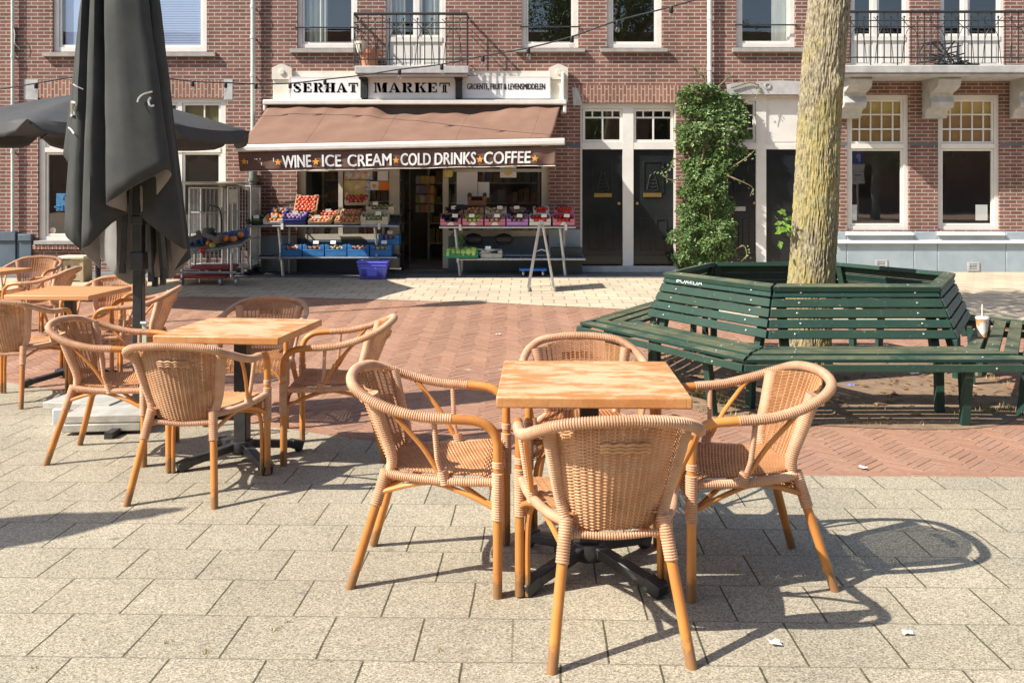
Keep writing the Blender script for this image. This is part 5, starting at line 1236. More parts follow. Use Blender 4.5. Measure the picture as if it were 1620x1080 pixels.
par0.location = (PX, PY, g(PY))
par1 = copy_tree(par0); par1.location = (-4.74, 2.84, g(2.84)); par1['label'] = 'closed charcoal parasol beyond the lower left edge, casting the pointed shadow'
# foot frame and slabs
ft = MB()
for a in (0, math.pi/2): d = Vector((math.cos(a), math.sin(a), 0)); ft.bar(Vector((PX,PY,g(PY)+.03))-d*.46, Vector((PX,PY,g(PY)+.03))+d*.46, .05, .05)
fo_ = wpart('foot_frame', ft, M['black_metal'], par0)
for (x, y_, z, rz, lab) in ((-2.56,5.86,.030,6,'lower pale concrete slab of the stack at the parasol foot'),(-2.55,5.87,.082,4,'upper pale concrete slab of the stack at the parasol foot'),(-2.80,6.14,.10,-8,'pale concrete slab lying raised at the left of the parasol foot'),(-2.62,6.42,.05,3,'pale concrete slab behind the stack at the parasol foot'),(-2.10,6.25,.05,2,'pale concrete slab under the shade right of the parasol pole')):
    mb = MB(); mb.box(-.235,.235,-.20,.20,0,.048); o = bevel(solo('paving_slab', mb, M['concrete'], lab, 'paving slab', 'loose slabs weighing down the parasol', loc=(x, y_, g(y_)+z), rz=R(rz)), .006)
mb = MB(); mb.box(-.06,.06,-.05,.05,0,.105); bevel(solo('support_block', mb, pm('pale blue block', (0.62,0.68,0.72),(0.55,0.6,0.64),8,.7), 'small pale block propping up the left slab of the parasol foot', 'block', loc=(-2.93,6.0,g(6.0)), rz=.2), .006)

# ------------------------------------------------------------------ open black parasol beyond
op = thing('open_parasol', 'wide open black parasol shading the left house behind the folded one', 'parasol', (-5.60, 12.4, g(12.4)))
c0 = Vector((-5.60, 12.4, 0)); RR = 1.98; rows = []; za, zh = 2.68, 2.17
NS = 8; sub = 10
for j in range(15):
    v = j/14; row = []
    for i in range(NS*sub):
        a = R(-87)+2*math.pi*i/(NS*sub); seg = (i % sub)/sub; sagf = math.sin(math.pi*seg)
        rad = RR*v*(1-.075*sagf*min(1, v*1.5)); z = za-(za-zh)*(v**1.25)-.055*sagf*v*(1-.35*v)
        row.append(c0+Vector((rad*math.cos(a), rad*math.sin(a), z)))
    rows.append(row)
for j in range(1, 4):               # valance with a notch at every rib
    row = []
    for i in range(NS*sub):
        a = R(-87)+2*math.pi*i/(NS*sub); seg = (i % sub)/sub; sagf = math.sin(math.pi*seg); e = min(1, sagf*2.6)
        rad = RR*(1-.075*sagf)*(1+.006*j); z = zh-.055*sagf*.65-.058*j*e; row.append(c0+Vector((rad*math.cos(a), rad*math.sin(a), z)))
    rows.append(row)
mb = MB(); mb.grid(rows, closed=True)
cv = pm('black canvas', (0.048,0.050,0.050), (0.058,0.060,0.060), 4, .7, .1, 160)
o = wpart('canopy', mb, cv, op, 50); sm = o.modifiers.new('cloth','SOLIDIFY'); sm.thickness = .004
pb = MB(); pb.tube([(c0.x,c0.y,g(12.4)),(c0.x,c0.y,2.66)], .035, 12); wpart('pole', pb, M['black_metal'], op)
for i in range(NS):
    a = R(-87+45*i); d = Vector((math.cos(a), math.sin(a), 0)); rb = MB(); rb.bar(c0+Vector((0,0,2.60)), c0+d*RR*.98+Vector((0,0,2.13)), .018, .028); rb.bar(c0+Vector((0,0,2.05)), c0+d*RR*.5+Vector((0,0,2.40)), .016, .022); wpart('rib', rb, M['black_metal'], op)
fb_ = MB(); fb_.lathe([(0,0),(.30,0),(.30,.05),(.06,.09),(.06,.25),(0,.25)], 20, (c0.x,c0.y,g(12.4))); wpart('foot', fb_, M['black_metal'], op)

# ------------------------------------------------------------------ street lamp out of frame (its thin shadow crosses the brick road)
lp = thing('street_lamp', 'slim street lamp out of frame left whose thin shadow crosses the bricks', 'street lamp', (-6.25, 9.55, g(9.55)))
mb = MB(); mb.tube([(0,0,0),(0,0,1.2),(0,0,5.3)], [.045,.035,.03], 10); part('pole', mb, M['iron'], lp)
mb = MB(); mb.lathe([(0,5.2),(.06,5.22),(.17,5.5),(.20,5.8),(.15,6.02),(.04,6.12),(0,6.13)], 16); part('lantern', mb, M['iron'], lp)

# ------------------------------------------------------------------ market stalls
def stall(label, px0, px1, l0, l1, legs, py_t=358, py_b=408):
    yf = 14.92; s_ = thing('market_stall', label, 'market stall', (at((px0+px1)/2, 300, yf).x, yf+.3, g(yf)))
    zt, zb = at(0,py_t,yf).z, at(0,py_b,yf).z; mb = MB(); x0, x1 = at(px0,0,yf).x, at(px1,0,yf).x; b0, b1 = at(l0,0,yf).x, at(l1,0,yf).x
    for z, a, c_ in ((zt,x0,x1),(zb,b0,b1)):
        mb.tube([(a,yf,z),(c_,yf,z)], .020, 8); mb.tube([(a,yf+.50,z+.16 if z == zt else z+.02),(c_,yf+.50,z+.16 if z == zt else z+.02)], .018, 8)
        for q in range(9): x = lerp(a+.02,c_-.02,q/8); mb.tube([(x,yf,z),(x,yf+.50,z+.16 if z == zt else z+.02)], .012, 6)
    wpart('shelf', mb, M['steel'], s_)
    bd_ = MB(); bd_.add([(x0,yf+.03,zt+.014),(x1,yf+.03,zt+.014),(x1,yf+.49,zt+.165),(x0,yf+.49,zt+.165)],[(0,1,2,3)]); bd_.box(b0,b1,yf+.03,yf+.5,zb-.01,zb+.012)
    o = wpart('shelf_board', bd_, pm('dark board', (0.09,0.09,0.085),(0.06,0.06,0.06),6,.7), s_); sm = o.modifiers.new('thickness','SOLIDIFY'); sm.thickness = .02
    for lx in legs:
        x = at(lx,0,yf).x; lg_ = MB(); lg_.bar((x+.0,yf+.04,g(yf)),(x-.03,yf+.06,zb),.035,.035); lg_.bar((x-.03,yf+.06,zb),(x-.09,yf+.10,zt+.02),.035,.035); lg_.bar((x,yf+.46,g(yf)),(x,yf+.46,zt+.14),.035,.035); lg_.box(x-.055,x-.02,yf-.035,yf-.018,zb-.05,zb+.07); wpart('leg', lg_, M['steel'], s_)
    ck = MB()
    for lx in legs: x = at(lx,0,yf).x; ck.box(x-.02,x+.02,yf-.04,yf-.022,zt-.05,zt+.05)
    wpart('price_clip', ck, M['white'], s_)
    return zt, zb, yf
zt, zb, yf = stall('steel fruit stall under the awning left of the shop door', 389, 630, 400, 628, (447, 600))
zt2, zb2, yf2 = stall('steel vegetable stall under the awning right of the shop door', 695, 911, 722, 926, (728, 895), 359.5, 410)
SL = math.atan2(.15, .46)
def crate_mesh(w, d, h, t_=.014, notch=True, wood=False):
    mb = MB(); mb.box(-w/2,w/2,-d/2,d/2,0,.012)
    for sg in (-1,1):
        y_ = sg*(d/2-t_/2); mb.box(-w/2,w/2,y_-t_/2,y_+t_/2,.0125,h*.62)
        mb.box(-w/2,-w/2+w*.20,y_-t_/2,y_+t_/2,h*.621,h); mb.box(w/2-w*.20,w/2,y_-t_/2,y_+t_/2,h*.621,h); mb.box(-w/2-.004,w/2+.004,y_-t_/2-.004,y_+t_/2+.004,h*.55,h*.61)
        x = sg*(w/2-t_/2); mb.box(x-t_/2,x+t_/2,-d/2+t_,d/2-t_,.0125,h*.85); mb.box(x-t_/2-.003,x+t_/2+.003,-d/2+t_,d/2-t_,h*.86,h)
        for q in (-1,1): mb.box(sg*w/2-sg*.022-.011,sg*w/2-sg*.022+.011,q*d/2-q*.022-.011,q*d/2-q*.022+.011,.0125,h+.012)
    return mb
CM = {k: pm(k+' crate', a, b2, 8, .55) for k, a, b2 in (('blue',(0.035,0.20,0.46),(0.03,0.16,0.40)),('navy',(0.05,0.06,0.30),(0.04,0.05,0.24)),('wood',(0.46,0.31,0.17),(0.36,0.23,0.12)),('pale',(0.66,0.62,0.48),(0.56,0.52,0.40)),('pink',(0.62,0.22,0.30),(0.52,0.18,0.25)),('purple',(0.50,0.24,0.62),(0.42,0.2,0.54)),('white',(0.74,0.72,0.68),(0.62,0.60,0.56)),('green',(0.03,0.22,0.12),(0.025,0.18,0.10)),('grey',(0.42,0.43,0.38),(0.34,0.35,0.31)),('black',(0.02,0.02,0.02),(0.03,0.03,0.03)),('brown',(0.20,0.10,0.05),(0.15,0.075,0.04)))}
def fm_(n, a, b2, ro=.35): return pm(n, a, b2, 22, ro, rnd=.28)
FM = {'apple':fm_('red apple skin',(0.55,0.06,0.045),(0.62,0.20,0.10)),'peach':fm_('blushed apple skin',(0.62,0.16,0.10),(0.70,0.40,0.18)),'orange':fm_('orange peel',(0.72,0.24,0.03),(0.66,0.20,0.025)),'tomato':fm_('tomato skin',(0.62,0.045,0.02),(0.55,0.035,0.02),.2),'pear':fm_('green apple skin',(0.50,0.58,0.12),(0.42,0.50,0.10)),'plum':fm_('violet plum skin',(0.34,0.22,0.38),(0.26,0.16,0.32)),'onion':fm_('onion skin',(0.55,0.33,0.18),(0.48,0.24,0.16)),'potato':fm_('potato skin',(0.55,0.45,0.27),(0.46,0.36,0.2),.8),'beet':fm_('brown root skin',(0.36,0.20,0.14),(0.28,0.15,0.1),.8),'cuke':fm_('cucumber skin',(0.05,0.16,0.03),(0.08,0.22,0.04),.4),'leek':fm_('white radish skin',(0.75,0.74,0.64),(0.68,0.68,0.56)),'lettuce':fm_('lettuce leaf',(0.25,0.42,0.08),(0.38,0.52,0.14),.6),'aub':fm_('aubergine skin',(0.02,0.01,0.02),(0.03,0.015,0.03),.2),'grape':fm_('pale grape skin',(0.55,0.55,0.2),(0.4,0.45,0.15))}
def ball(kind, sx_=1., sy=1., sz=1., r=.034):
    mb = MB(); prof = [(0,-.92*r),(.5*r,-.86*r),(.86*r,-.5*r),(r,0),(.9*r,.45*r),(.55*r,.80*r),(.18*r,.84*r),(0,.74*r)]
    mb.lathe([(a, z*sz) for a, z in prof], 10); mb.v = [(x*sx_, y_*sy, z) for x, y_, z in mb.v]; return mb.mesh(kind, FM[kind], 80)
FMESH = {}
NAMES = {'apple':'red_apple','peach':'blushed_apple','orange':'orange','tomato':'tomato','pear':'green_apple','plum':'plum','onion':'onion','potato':'potato','beet':'beetroot','cuke':'cucumber','leek':'white_radish','lettuce':'lettuce_head','aub':'aubergine','grape':'grape'}
SHP = {'cuke':(3.6,.9,.9,.026),'leek':(4.2,.8,.8,.024),'lettuce':(1.,1.,1.7,.055),'aub':(2.,1.,1.,.036),'grape':(1,1,1,.02),'potato':(1.3,1,.9,.032),'plum':(1,1,1.1,.027)}
def crate(kind, px0, px1, py, label, fruit=None, nx=4, ny=4, h=.13, d=.30, y_=None, tilt=SL, z=None, group=None, fl=None, heap=.0, cname='crate'):
    """crate whose front lower edge shows at row py between columns px0 and px1"""
    yy = yf if y_ is None else y_; x0, x1 = at(px0,0,yy).x, at(px1,0,yy).x; w = x1-x0-.012; zz = at(0,py,yy).z if z is None else z
    mb = crate_mesh(w, d, h); o = solo(cname, mb, CM[kind], label, 'crate', group)
    Mx = Matrix.Translation(((x0+x1)/2, yy, zz)) @ Matrix.Rotation(tilt,4,'X') @ Matrix.Translation((0, d/2, 0)); o.matrix_world = Mx
    bevel(o, .004, 1)
    if fruit:
        if fruit not in FMESH: FMESH[fruit] = ball(fruit, *SHP.get(fruit, (1,1,1,.034)))
        r = SHP.get(fruit, (1,1,1,.034))
        for i in range(nx):
            for j in range(ny):
                f = bpy.data.objects.new(NAMES[fruit], FMESH[fruit]); COL.objects.link(f)
                mid = 1-abs((i+.5)/nx*2-1)**2
                p = Vector((lerp(-w/2+.04, w/2-.04, (i+.5*(j % 2)*.8+.1)/max(1, nx-.5)), lerp(-d/2+.045, d/2-.045, j/max(1,ny-1)), h*.72+heap*mid*(1-abs(j/max(1,ny-1)*2-1)**2)+random.uniform(-.006,.008)))
                p.x = max(-w/2+.035, min(w/2-.035, p.x)) if fruit not in ('cuke','leek') else 0+random.gauss(0,w*.16)
                f.matrix_world = Mx @ Matrix.Translation(p) @ Matrix.Rotation(random.uniform(-.5,.5) if fruit in ('cuke','leek') else random.uniform(0,6.28),4,'Z') @ Matrix.Rotation(random.uniform(-.3,.3),4,'X')
                f.scale = (random.uniform(.84,1.14),)*3; tag(f, fl, NAMES[fruit].replace('_',' '), fl)
        if random.random() < .6:
            pcd = MB(); pcd.box(-.045,.045,-.003,.003,0,.055); q = part('price_card', pcd, M['sign_white'], o); q.location = (random.uniform(-.08,.08), -d/2+.05, h+.015); q.rotation_euler = (-.3,0,random.uniform(-.2,.2))
    return o
GU, GLo = 'crates on the upper shelf of the left stall', 'blue crates on the lower shelf of the left stall'
LFT = zt+.03
crate('black',391,416,355,'black tray of dark green cucumbers at the left end of the left stall','cuke',1,7,.07,.30,fl='dark green cucumbers in the black tray at the left end of the left stall',group=GU,heap=.03)
crate('white',416,448,355,'white tray of oranges beside the cucumbers on the left stall','orange',4,4,.08,.28,fl='oranges heaped in the white tray beside the cucumbers',group=GU,heap=.05)
crate('navy',447,484,355,'navy crate of pale plums at the front of the left stall','plum',5,4,.14,.28,fl='pale plums in the navy crate of the left stall',group=GU)
crate('wood',487,524,355,'low wooden crate of pink apples at the front of the left stall','peach',5,3,.07,.22,fl='pink apples in the low wooden crate, front row of the left stall',group=GU,heap=.02)
crate('wood',529,570,355,'low brown crate of pink apples next to the pale fennel crate','peach',5,3,.07,.22,fl='pink apples in the brown crate next to the pale fennel crate',group=GU,heap=.02)
crate('pale',570,614,357,'front pale crate of pale greens near the shop door post','grape',5,3,.15,.26,fl='pale green fruit in the front pale crate near the shop door post',group=GU)
yb3 = yf+.24
crate('navy',425,455,343,'dark crate of plums behind the oranges on the left stall','beet',4,3,.09,.2,y_=yb3,fl='dark roots in the crate behind the oranges',group=GU,heap=.02)
crate('wood',465,502,338,'steeply tilted wooden crate of red apples, highest on the left stall','apple',5,6,.07,.34,y_=yb3,tilt=R(52),fl='red apples in the steeply tilted wooden crate',group=GU)
crate('wood',497,535,346,'wooden crate of red apples in the middle of the back row','apple',5,3,.08,.2,y_=yb3,fl='red apples in the middle crate of the back row',group=GU,heap=.03)
crate('wood',538,572,344,'wooden crate of orange red apples in the back row by the poster','peach',5,3,.08,.2,y_=yb3,fl='orange red apples in the back row crate by the poster',group=GU,heap=.03)
crate('pale',545,584,325,'pale box of shiny red apples propped highest below the colourful poster','apple',5,3,.09,.2,y_=yb3+.12,tilt=R(40),fl='shiny red apples propped below the colourful poster',group=GU)
crate('pale',579,624,339,'rear pale crate of pale greens by the shop door post','grape',5,3,.13,.24,y_=yb3,fl='pale green fruit in the rear pale crate by the shop door post',group=GU)
for i, (fr_, nm) in enumerate((('onion','onions, leftmost of the row'),('beet','brown roots, second from the left'),('potato','yellow potatoes, in the middle of the row'),('beet','reddish roots, fourth of the row'),('potato','pale potatoes, rightmost of the row'))):
    crate('blue',443+35.4*i,478+35.4*i,407,'blue plastic crate of '+nm,fr_,4,4,.19,.36,tilt=0,z=zb+.02,fl='vegetables in the blue crate of '+nm,group=GLo,heap=.02)
crate('blue',598,632,388,'blue plastic crate of dark fruit raised at the right end of the lower shelf','plum',4,3,.17,.30,y_=yf+.18,tilt=0,fl='dark fruit in the raised blue crate',group=GLo)
GR = 'fruit boxes along the right stall'
for (k, a, b2, lab, fr_, nx, ny) in (('pink',696,730,'pink fronted box of black aubergines, leftmost on the right stall','aub',3,3),('pink',731,765,'pink fronted box of green apples on the right stall','pear',4,3),('pink',766,800,'pink fronted box of brown onions on the right stall','onion',4,3),('purple',801,836,'purple fronted box of brown roots on the right stall','beet',4,3),('white',837,872,'white box of tomatoes beside the purple one','tomato',5,3),('pink',874,910,'pink fronted box of tomatoes, rightmost on the right stall','tomato',5,3)):
    o = crate(k,a,b2,357,lab,fr_,nx,ny,.11,.26,y_=yf2,fl='produce in the '+lab,group=GR,heap=.03)
    if k == 'pink' and fr_ != 'tomato' or lab.startswith('pink fronted box of tomatoes'):
        mk_ = MB(); w_ = .05
        for rr, off in ((.055,0),(.035,.002)):
            ring = [(rr*math.cos(math.pi*q/10), .012+rr*math.sin(math.pi*q/10)) for q in range(11)]; mk_.prism(ring[::-1], -.13-.013-off, -.132)
        part('front_logo', mk_, M['white'], o)
ym = yf2+.25
for (k, a, b2, lab, fr_, nx, ny) in (('wood',702,733,'brown box of dark mushrooms behind the aubergines','aub',3,2),('wood',734,766,'wooden box of chestnuts behind the green apples','onion',4,3),('pale',767,802,'pale open box of ginger behind the onions','potato',4,3),('black',804,835,'black tray of dates behind the purple box','beet',5,3),('white',843,869,'white box of red tomatoes in the back row','tomato',4,3),('pink',876,908,'box of red tomatoes at the right end of the back row','tomato',5,3)):
    crate(k,a,b2,342,lab,fr_,nx,ny,.09,.22,y_=ym,fl='produce in the '+lab,group=GR,heap=.03)
crate('brown',739,770,326,'deep brown carton standing high behind the chestnuts',None,h=.16,d=.2,y_=ym+.1,tilt=R(20),group=GR)
bw = MB(); bw.lathe([(0,0),(.09,.0),(.16,.02),(.17,.05),(.15,.09),(.08,.10),(0,.10)], 18, (at(727,0,ym+.1).x, ym+.16, at(0,333,ym+.1).z)); solo('round_basket', bw, CM['black'], 'dark round basket left of the brown carton', 'basket')
crate('green',703,757,405,'green plastic crate of lettuce on the lower shelf of the right stall','lettuce',6,2,.12,.36,y_=yf2-.06,tilt=0,z=zb2+.02,fl='green lettuces in the green crate',heap=.03)
crate('grey',760,795,405,'grey crate of long white radishes on the lower shelf of the right stall','leek',1,6,.12,.36,y_=yf2,tilt=0,z=zb2+.02,fl='white radishes in the grey crate',heap=.04)
hb_ = MB()
for _ in range(90): leaf(hb_, Vector((at(722,0,yf2).x+random.gauss(0,.045), yf2+.25+random.gauss(0,.04), zb2+.20+abs(random.gauss(0,.07)))), .07, .02, Vector((random.gauss(0,.6),random.gauss(0,.6),1)), Vector((0,-.8,.3)))
solo('leafy_bunch', hb_, LM, 'leafy green bunch standing behind the lettuce crate', 'vegetable', sharp=0)
for px, lab in ((749,'black bag hung under the right stall, left one of two'),(797,'black bag hung under the right stall above the white radishes')):
    bg_ = MB(); bg_.lathe([(0,-.10),(.10,-.09),(.15,-.03),(.15,.03),(.10,.08),(0,.10)], 16, (0,0,0)); o = solo('black_bag', bg_, CM['black'], lab, 'bag', loc=(at(px,0,15.2).x, 15.3, at(0,379,15.2).z)); o.scale = (1,.6,1)
# shelf sides and crate by the doors, dolly, basket
pn = MB(); x0 = at(873,0,15.1).x; pn.box(x0, at(922,0,15.1).x, 15.18, 15.5, g(15.2), at(0,393,15.1).z); solo('storage_box', pn, pm('dark grey box', (0.05,0.055,0.055),(0.04,0.042,0.042),4,.5), 'long dark grey box under the right end of the vegetable stall', 'box')
dl = thing('trolley', 'small blue trolley on castors under the vegetable stall', 'trolley', at(843,432,14.95)); dl.location.z = g(14.95)
mb = MB(); mb.box(-.22,.22,-.15,.15,.10,.135); bevel(part('platform', mb, pm('bright blue plastic', (0.03,0.16,0.60),(0.025,0.14,0.5),6,.4), dl), .01)
for sx_ in (-1,1):
    for sy in (-1,1): mb = MB(); mb.lathe([(.0,-.015),(.045,-.015),(.05,0),(.045,.015),(0,.015)], 14, (sx_*.16,sy*.10,.052), Matrix.Rotation(R(90),4,'Y')); mb.box(sx_*.16-.02,sx_*.16+.02,sy*.10-.02,sy*.10+.02,.09,.101); part('castor', mb, M['steel'], dl)
bs = thing('shopping_basket', 'violet blue plastic shopping basket on the ground before the blue crates', 'basket', (at(591,0,14.62).x, 14.62, g(14.62)))
mb = MB(); w0, w1, d0, d1, hh = .19, .235, .13, .165, .28
def ringb(f, z): a = lerp(w0,w1,f); b2 = lerp(d0,d1,f); return [Vector((sx_*a, sy*b2, z)) for sx_, sy in ((-1,-1),(1,-1),(1,1),(-1,1))]
mb.grid([ringb(0,.0),ringb(1,hh)], closed=True); r0 = ringb(0,.002); mb.add(r0,[(0,1,2,3)])
VB = pm('violet blue plastic', (0.16,0.18,0.80),(0.14,0.15,0.70),6,.35); o = part('basket_body', mb, VB, bs); sm = o.modifiers.new('wall','SOLIDIFY'); sm.thickness = .008
rm = MB()
for (z, e, th_) in ((hh-.005,.012,.03),(hh*.80,.004,.02)):
    q = ringb(z/hh, z)
    for a, b2 in zip(q, q[1:]+q[:1]): rm.bar(a, b2, .02+e, th_)
for i in range(5):
    for z in (.05,.085,.12,.155): rm.bar((-.165-.0+.0*i,-.142-z*.12,z),(-.10,-.142-z*.12,z),.008,.012); rm.bar((.10,-.142-z*.12,z),(.165,-.142-z*.12,z),.008,.012)
rm.box(-.07,.07,-.163,-.150,.06,.19); bevel(part('rim', rm, VB, bs), .004); hd = MB(); hd.tube(crom([(-.15,-.11,hh+.02),(-.05,-.115,hh+.03),(.05,-.115,hh+.03),(.15,-.11,hh+.02)],4), .009, 6); part('handle', hd, CM['black'], bs)
# A-shaped display stand
ab = thing('folding_sign_stand', 'slim metal A-shaped stand seen edge-on before the vegetable stall', 'sign stand', gp(856, 458))
mb = MB(); hh = 1.0
for sx_ in (-1,1):
    for y_ in (-.27,.27): mb.bar((sx_*.19,y_,0),(sx_*.012,y_,hh),.022,.022,(0,1,0))
    mb.bar((sx_*.185,-.27,.03),(sx_*.185,.27,.03),.022,.022); mb.bar((sx_*.02,-.27,.96),(sx_*.02,.27,.96),.022,.022)
for y_ in (-.27,): mb.bar((-.085,y_,.57),(0,y_,.60),.014,.014); mb.bar((0,y_,.60),(.085,y_,.57),.014,.014)
part('stand_frame', mb, M['steel'], ab)
for sx_ in (1,):
    mb = MB(); mb.bar((sx_*.185,0,.06),(sx_*.025,0,.95),.50,.012,(1,0,0)); part('sign_plate', mb, pm('worn sign plate', (0.55,0.56,0.52),(0.4,0.42,0.4),10,.5), ab)
# ------------------------------------------------------------------ roll cages, orange cart and stool at the left
def cage(label, px0, px1, yq, top_py, handle=False):
    x0, x1 = at(px0,0,yq).x, at(px1,0,yq).x; zt_ = at(0,top_py,yq).z; zg = g(yq); c_ = thing('roll_cage', label, 'roll cage', ((x0+x1)/2, yq, zg), 0, 'wire roll cages by the stall')
    mb = MB()
    for y_ in (yq, yq+.55):
        for x in (x0, x1): mb.tube([(x,y_,zg+.12),(x,y_,zt_)], .016, 8)
        mb.tube([(x0,y_,zt_),(x1,y_,zt_)], .014, 8)
    for x in (x0,x1): mb.tube([(x,yq,zt_),(x,yq+.55,zt_)], .014, 8)
    wpart('cage_frame', mb, M['steel'], c_)
    wr_ = MB(); n = 8
    for i in range(1, n): x = lerp(x0,x1,i/n); wr_.tube([(x,yq,zg+.18),(x,yq,zt_)], .006, 5); 
    for i in range(1, 9): y_ = lerp(yq,yq+.55,i/9); wr_.tube([(x1,y_,zg+.18),(x1,y_,zt_)], .006, 5); wr_.tube([(x0,y_,zg+.18),(x0,y_,zt_)], .006, 5)
    for z in (zg+.2, lerp(zg,zt_,.42), lerp(zg,zt_,.72)): wr_.tube([(x0,yq,z),(x1,yq,z)], .007, 5); wr_.tube([(x1,yq,z),(x1,yq+.55,z)], .007, 5); wr_.tube([(x0,yq,z),(x0,yq+.55,z)], .007, 5)
    wpart('wire_mesh', wr_, M['steel'], c_)
    bs_ = MB(); bs_.box(x0,x1,yq,yq+.55,zg+.12,zg+.17); wpart('base_plate', bs_, M['steel'], c_)
    for x in (x0+.05,x1-.05):
        for y_ in (yq+.05,yq+.5): w_ = MB(); w_.lathe([(0,-.018),(.055,-.018),(.055,.018),(0,.018)],14,(x,y_,zg+.058),Matrix.Rotation(R(90),4,'Y')); wpart('wheel', w_, M['ink'], c_)
    if handle: h_ = MB(); h_.tube(crom([(x1-.20,yq-.01,lerp(zg,zt_,.80)),(x1-.03,yq-.03,lerp(zg,zt_,.74)),(x1-.03,yq-.03,lerp(zg,zt_,.42)),(x1-.20,yq-.01,lerp(zg,zt_,.36))],6), .015, 8); wpart('handle', h_, M['iron'], c_)
    else: pl_ = MB(); pl_.box(x0+.02,x0+.16,yq-.02,yq-.012,zt_-.28,zt_-.05); wpart('tag_plate', pl_, M['steel'], c_)
cage('wire roll cage with a dark handle behind the orange cart', 300, 352, 15.0, 297, True)
cage('wire roll cage with a tag plate between the orange cart and the shop stall', 361, 397, 14.95, 295)
bt = MB(); v = at(318, 292, 14.75); bt.lathe([(0,0),(.60,0),(.62,.02),(.60,.045),(0,.045)], 28, (v.x, v.y+.3, v.z)); solo('round_board', bt, CM['pale'], 'pale round wooden board lying on top of the roll cage', 'board')
fc = thing('fruit_cart', 'low steel cart on castors heaped with oranges beside the roll cages', 'cart', at(335, 440, 14.0)); fc.location.z = g(14.0)
x0, x1 = -.56, .52; zc_ = .44
mb = MB(); 
for z, e in ((zc_,0),(.20,-.05)): 
    for y_ in (-.30,.34): mb.tube([(x0-e,y_,z+(.10 if y_ > 0 and z > .3 else 0)),(x1+e,y_,z+(.16 if z > .3 else 0)+(.10 if y_ > 0 and z > .3 else 0))], .02, 8)
for x, dz in ((x0,0),(x1,.16)): mb.tube([(x,-.30,zc_+dz),(x,.34,zc_+dz+.10)], .02, 8)
for x in (x0+.20,x1-.14):
    for y_ in (-.26,.3): mb.tube([(x,y_,.12),(x,y_,zc_+.05)], .02, 8)
part('cart_frame', mb, M['steel'], fc)
mb = MB(); mb.add([(x0,-.29,zc_+.015),(x1,-.29,zc_+.175),(x1,.33,zc_+.275),(x0,.33,zc_+.115)],[(0,1,2,3)]); o = part('cart_bed', mb, M['pipe_dark'], fc); sm = o.modifiers.new('thickness','SOLIDIFY'); sm.thickness = .02
RT = pm('dull red plastic', (0.36,0.04,0.035),(0.28,0.03,0.03),6,.5)
for k_, (a, b2, z) in enumerate(((-.24,.36,.24),(-.50,.30,.10))): mb = MB(); mb.box(a,b2,-.27,.22,z,z+.05); bevel(part('red_tray', mb, RT, fc), .015)
for x in (x0+.20,x1-.30,x1-.06):
    mb = MB(); mb.lathe([(0,-.018),(.06,-.018),(.06,.018),(0,.018)],14,(x,-.26,.062),Matrix.Rotation(R(90),4,'Y')); part('castor', mb, M['steel'], fc)
FMESH['orange'] = FMESH.get('orange') or ball('orange')
import itertools
sites = [(i, j) for i in range(8) for j in range(4)]
for i, j in sites:
    if i < 4 and j < 2: continue
    f = bpy.data.objects.new('orange', FMESH['orange']); COL.objects.link(f); x = lerp(x0+.08,x1-.06,(i+.4*(j%2))/7.4); y_ = lerp(-.22,.27,j/3)
    f.location = fc.location+Vector((x, y_, zc_+.06+.16*(x-x0)/(x1-x0)+.10*(y_+.3)/.64+random.uniform(0,.07))); f.scale = (1.45,)*3; tag(f, 'orange heaped on the low steel cart', 'orange', 'oranges heaped on the low steel cart')
nb = MB()
for k_ in range(30):
    c_ = Vector((lerp(x0+.05,x1-.05,k_/29), .16+.1*math.sin(k_*2.1), 0)); c_.z = zc_+.07+.16*(c_.x-x0)/(x1-x0)+.10*(c_.y+.3)/.64
    nb.lathe([(0,-.03),(.05,-.02),(.07,.02),(.05,.06),(.015,.085),(0,.09)], 8, fc.location+c_)
solo('fruit_net', nb, pm('blue netting', (0.03,0.12,0.32),(0.02,0.08,0.22),30,.6), 'crumpled blue netting between the oranges on the steel cart', 'netting')
for px, py, rz, ry, lab in ((305,382,.3,-.35,'grey cardboard box tipped at the left of the orange cart'),(338,378,-.2,.35,'grey cardboard box leaning against the oranges on the cart')):
    mb = crate_mesh(.30,.24,.12); o = solo('cardboard_box', mb, pm('grey cardboard', (0.16,0.155,0.14),(0.12,0.115,0.105),8,.8), lab, 'box'); v = at(px,py,13.8); o.matrix_world = Matrix.Translation(v) @ Matrix.Rotation(rz,4,'Z') @ Matrix.Rotation(ry,4,'Y')
for k_, (px, py, mt, nm) in enumerate(((336,388,'pear','green apple tucked in front of the cart boxes'),(320,396,'tomato','red tomato at the front edge of the cart'),)):
    if mt not in FMESH: FMESH[mt] = ball(mt)
    f = bpy.data.objects.new(NAMES[mt], FMESH[mt]); COL.objects.link(f); f.location = at(px,py,13.66); f.scale = (1.4,)*3; tag(f, nm, NAMES[mt].replace('_',' '))
sn = MB(); v = gp(255, 447); 
for y_ in (0,.35): sn.tube([v+Vector((-.45,y_,.16)), v+Vector((.65,y_,.20))], .018, 8)
for x in (-.4,.6): sn.tube([v+Vector((x,0,.0)), v+Vector((x,0,.2))], .018, 8); sn.tube([v+Vector((x,.35,.0)), v+Vector((x,.35,.2))], .018, 8); sn.tube([v+Vector((x,0,.18)), v+Vector((x,.35,.18))], .018, 8)
solo('pallet_trolley', sn, M['steel'], 'low tubular steel trolley beside the orange cart', 'trolley')
bd2 = MB(); bd2.box(v.x+.0,v.x+.62,v.y+.0,v.y+.34,v.z+.212,v.z+.232); solo('plank', bd2, CM['pale'], 'pale plank lying on the low tubular trolley', 'plank')
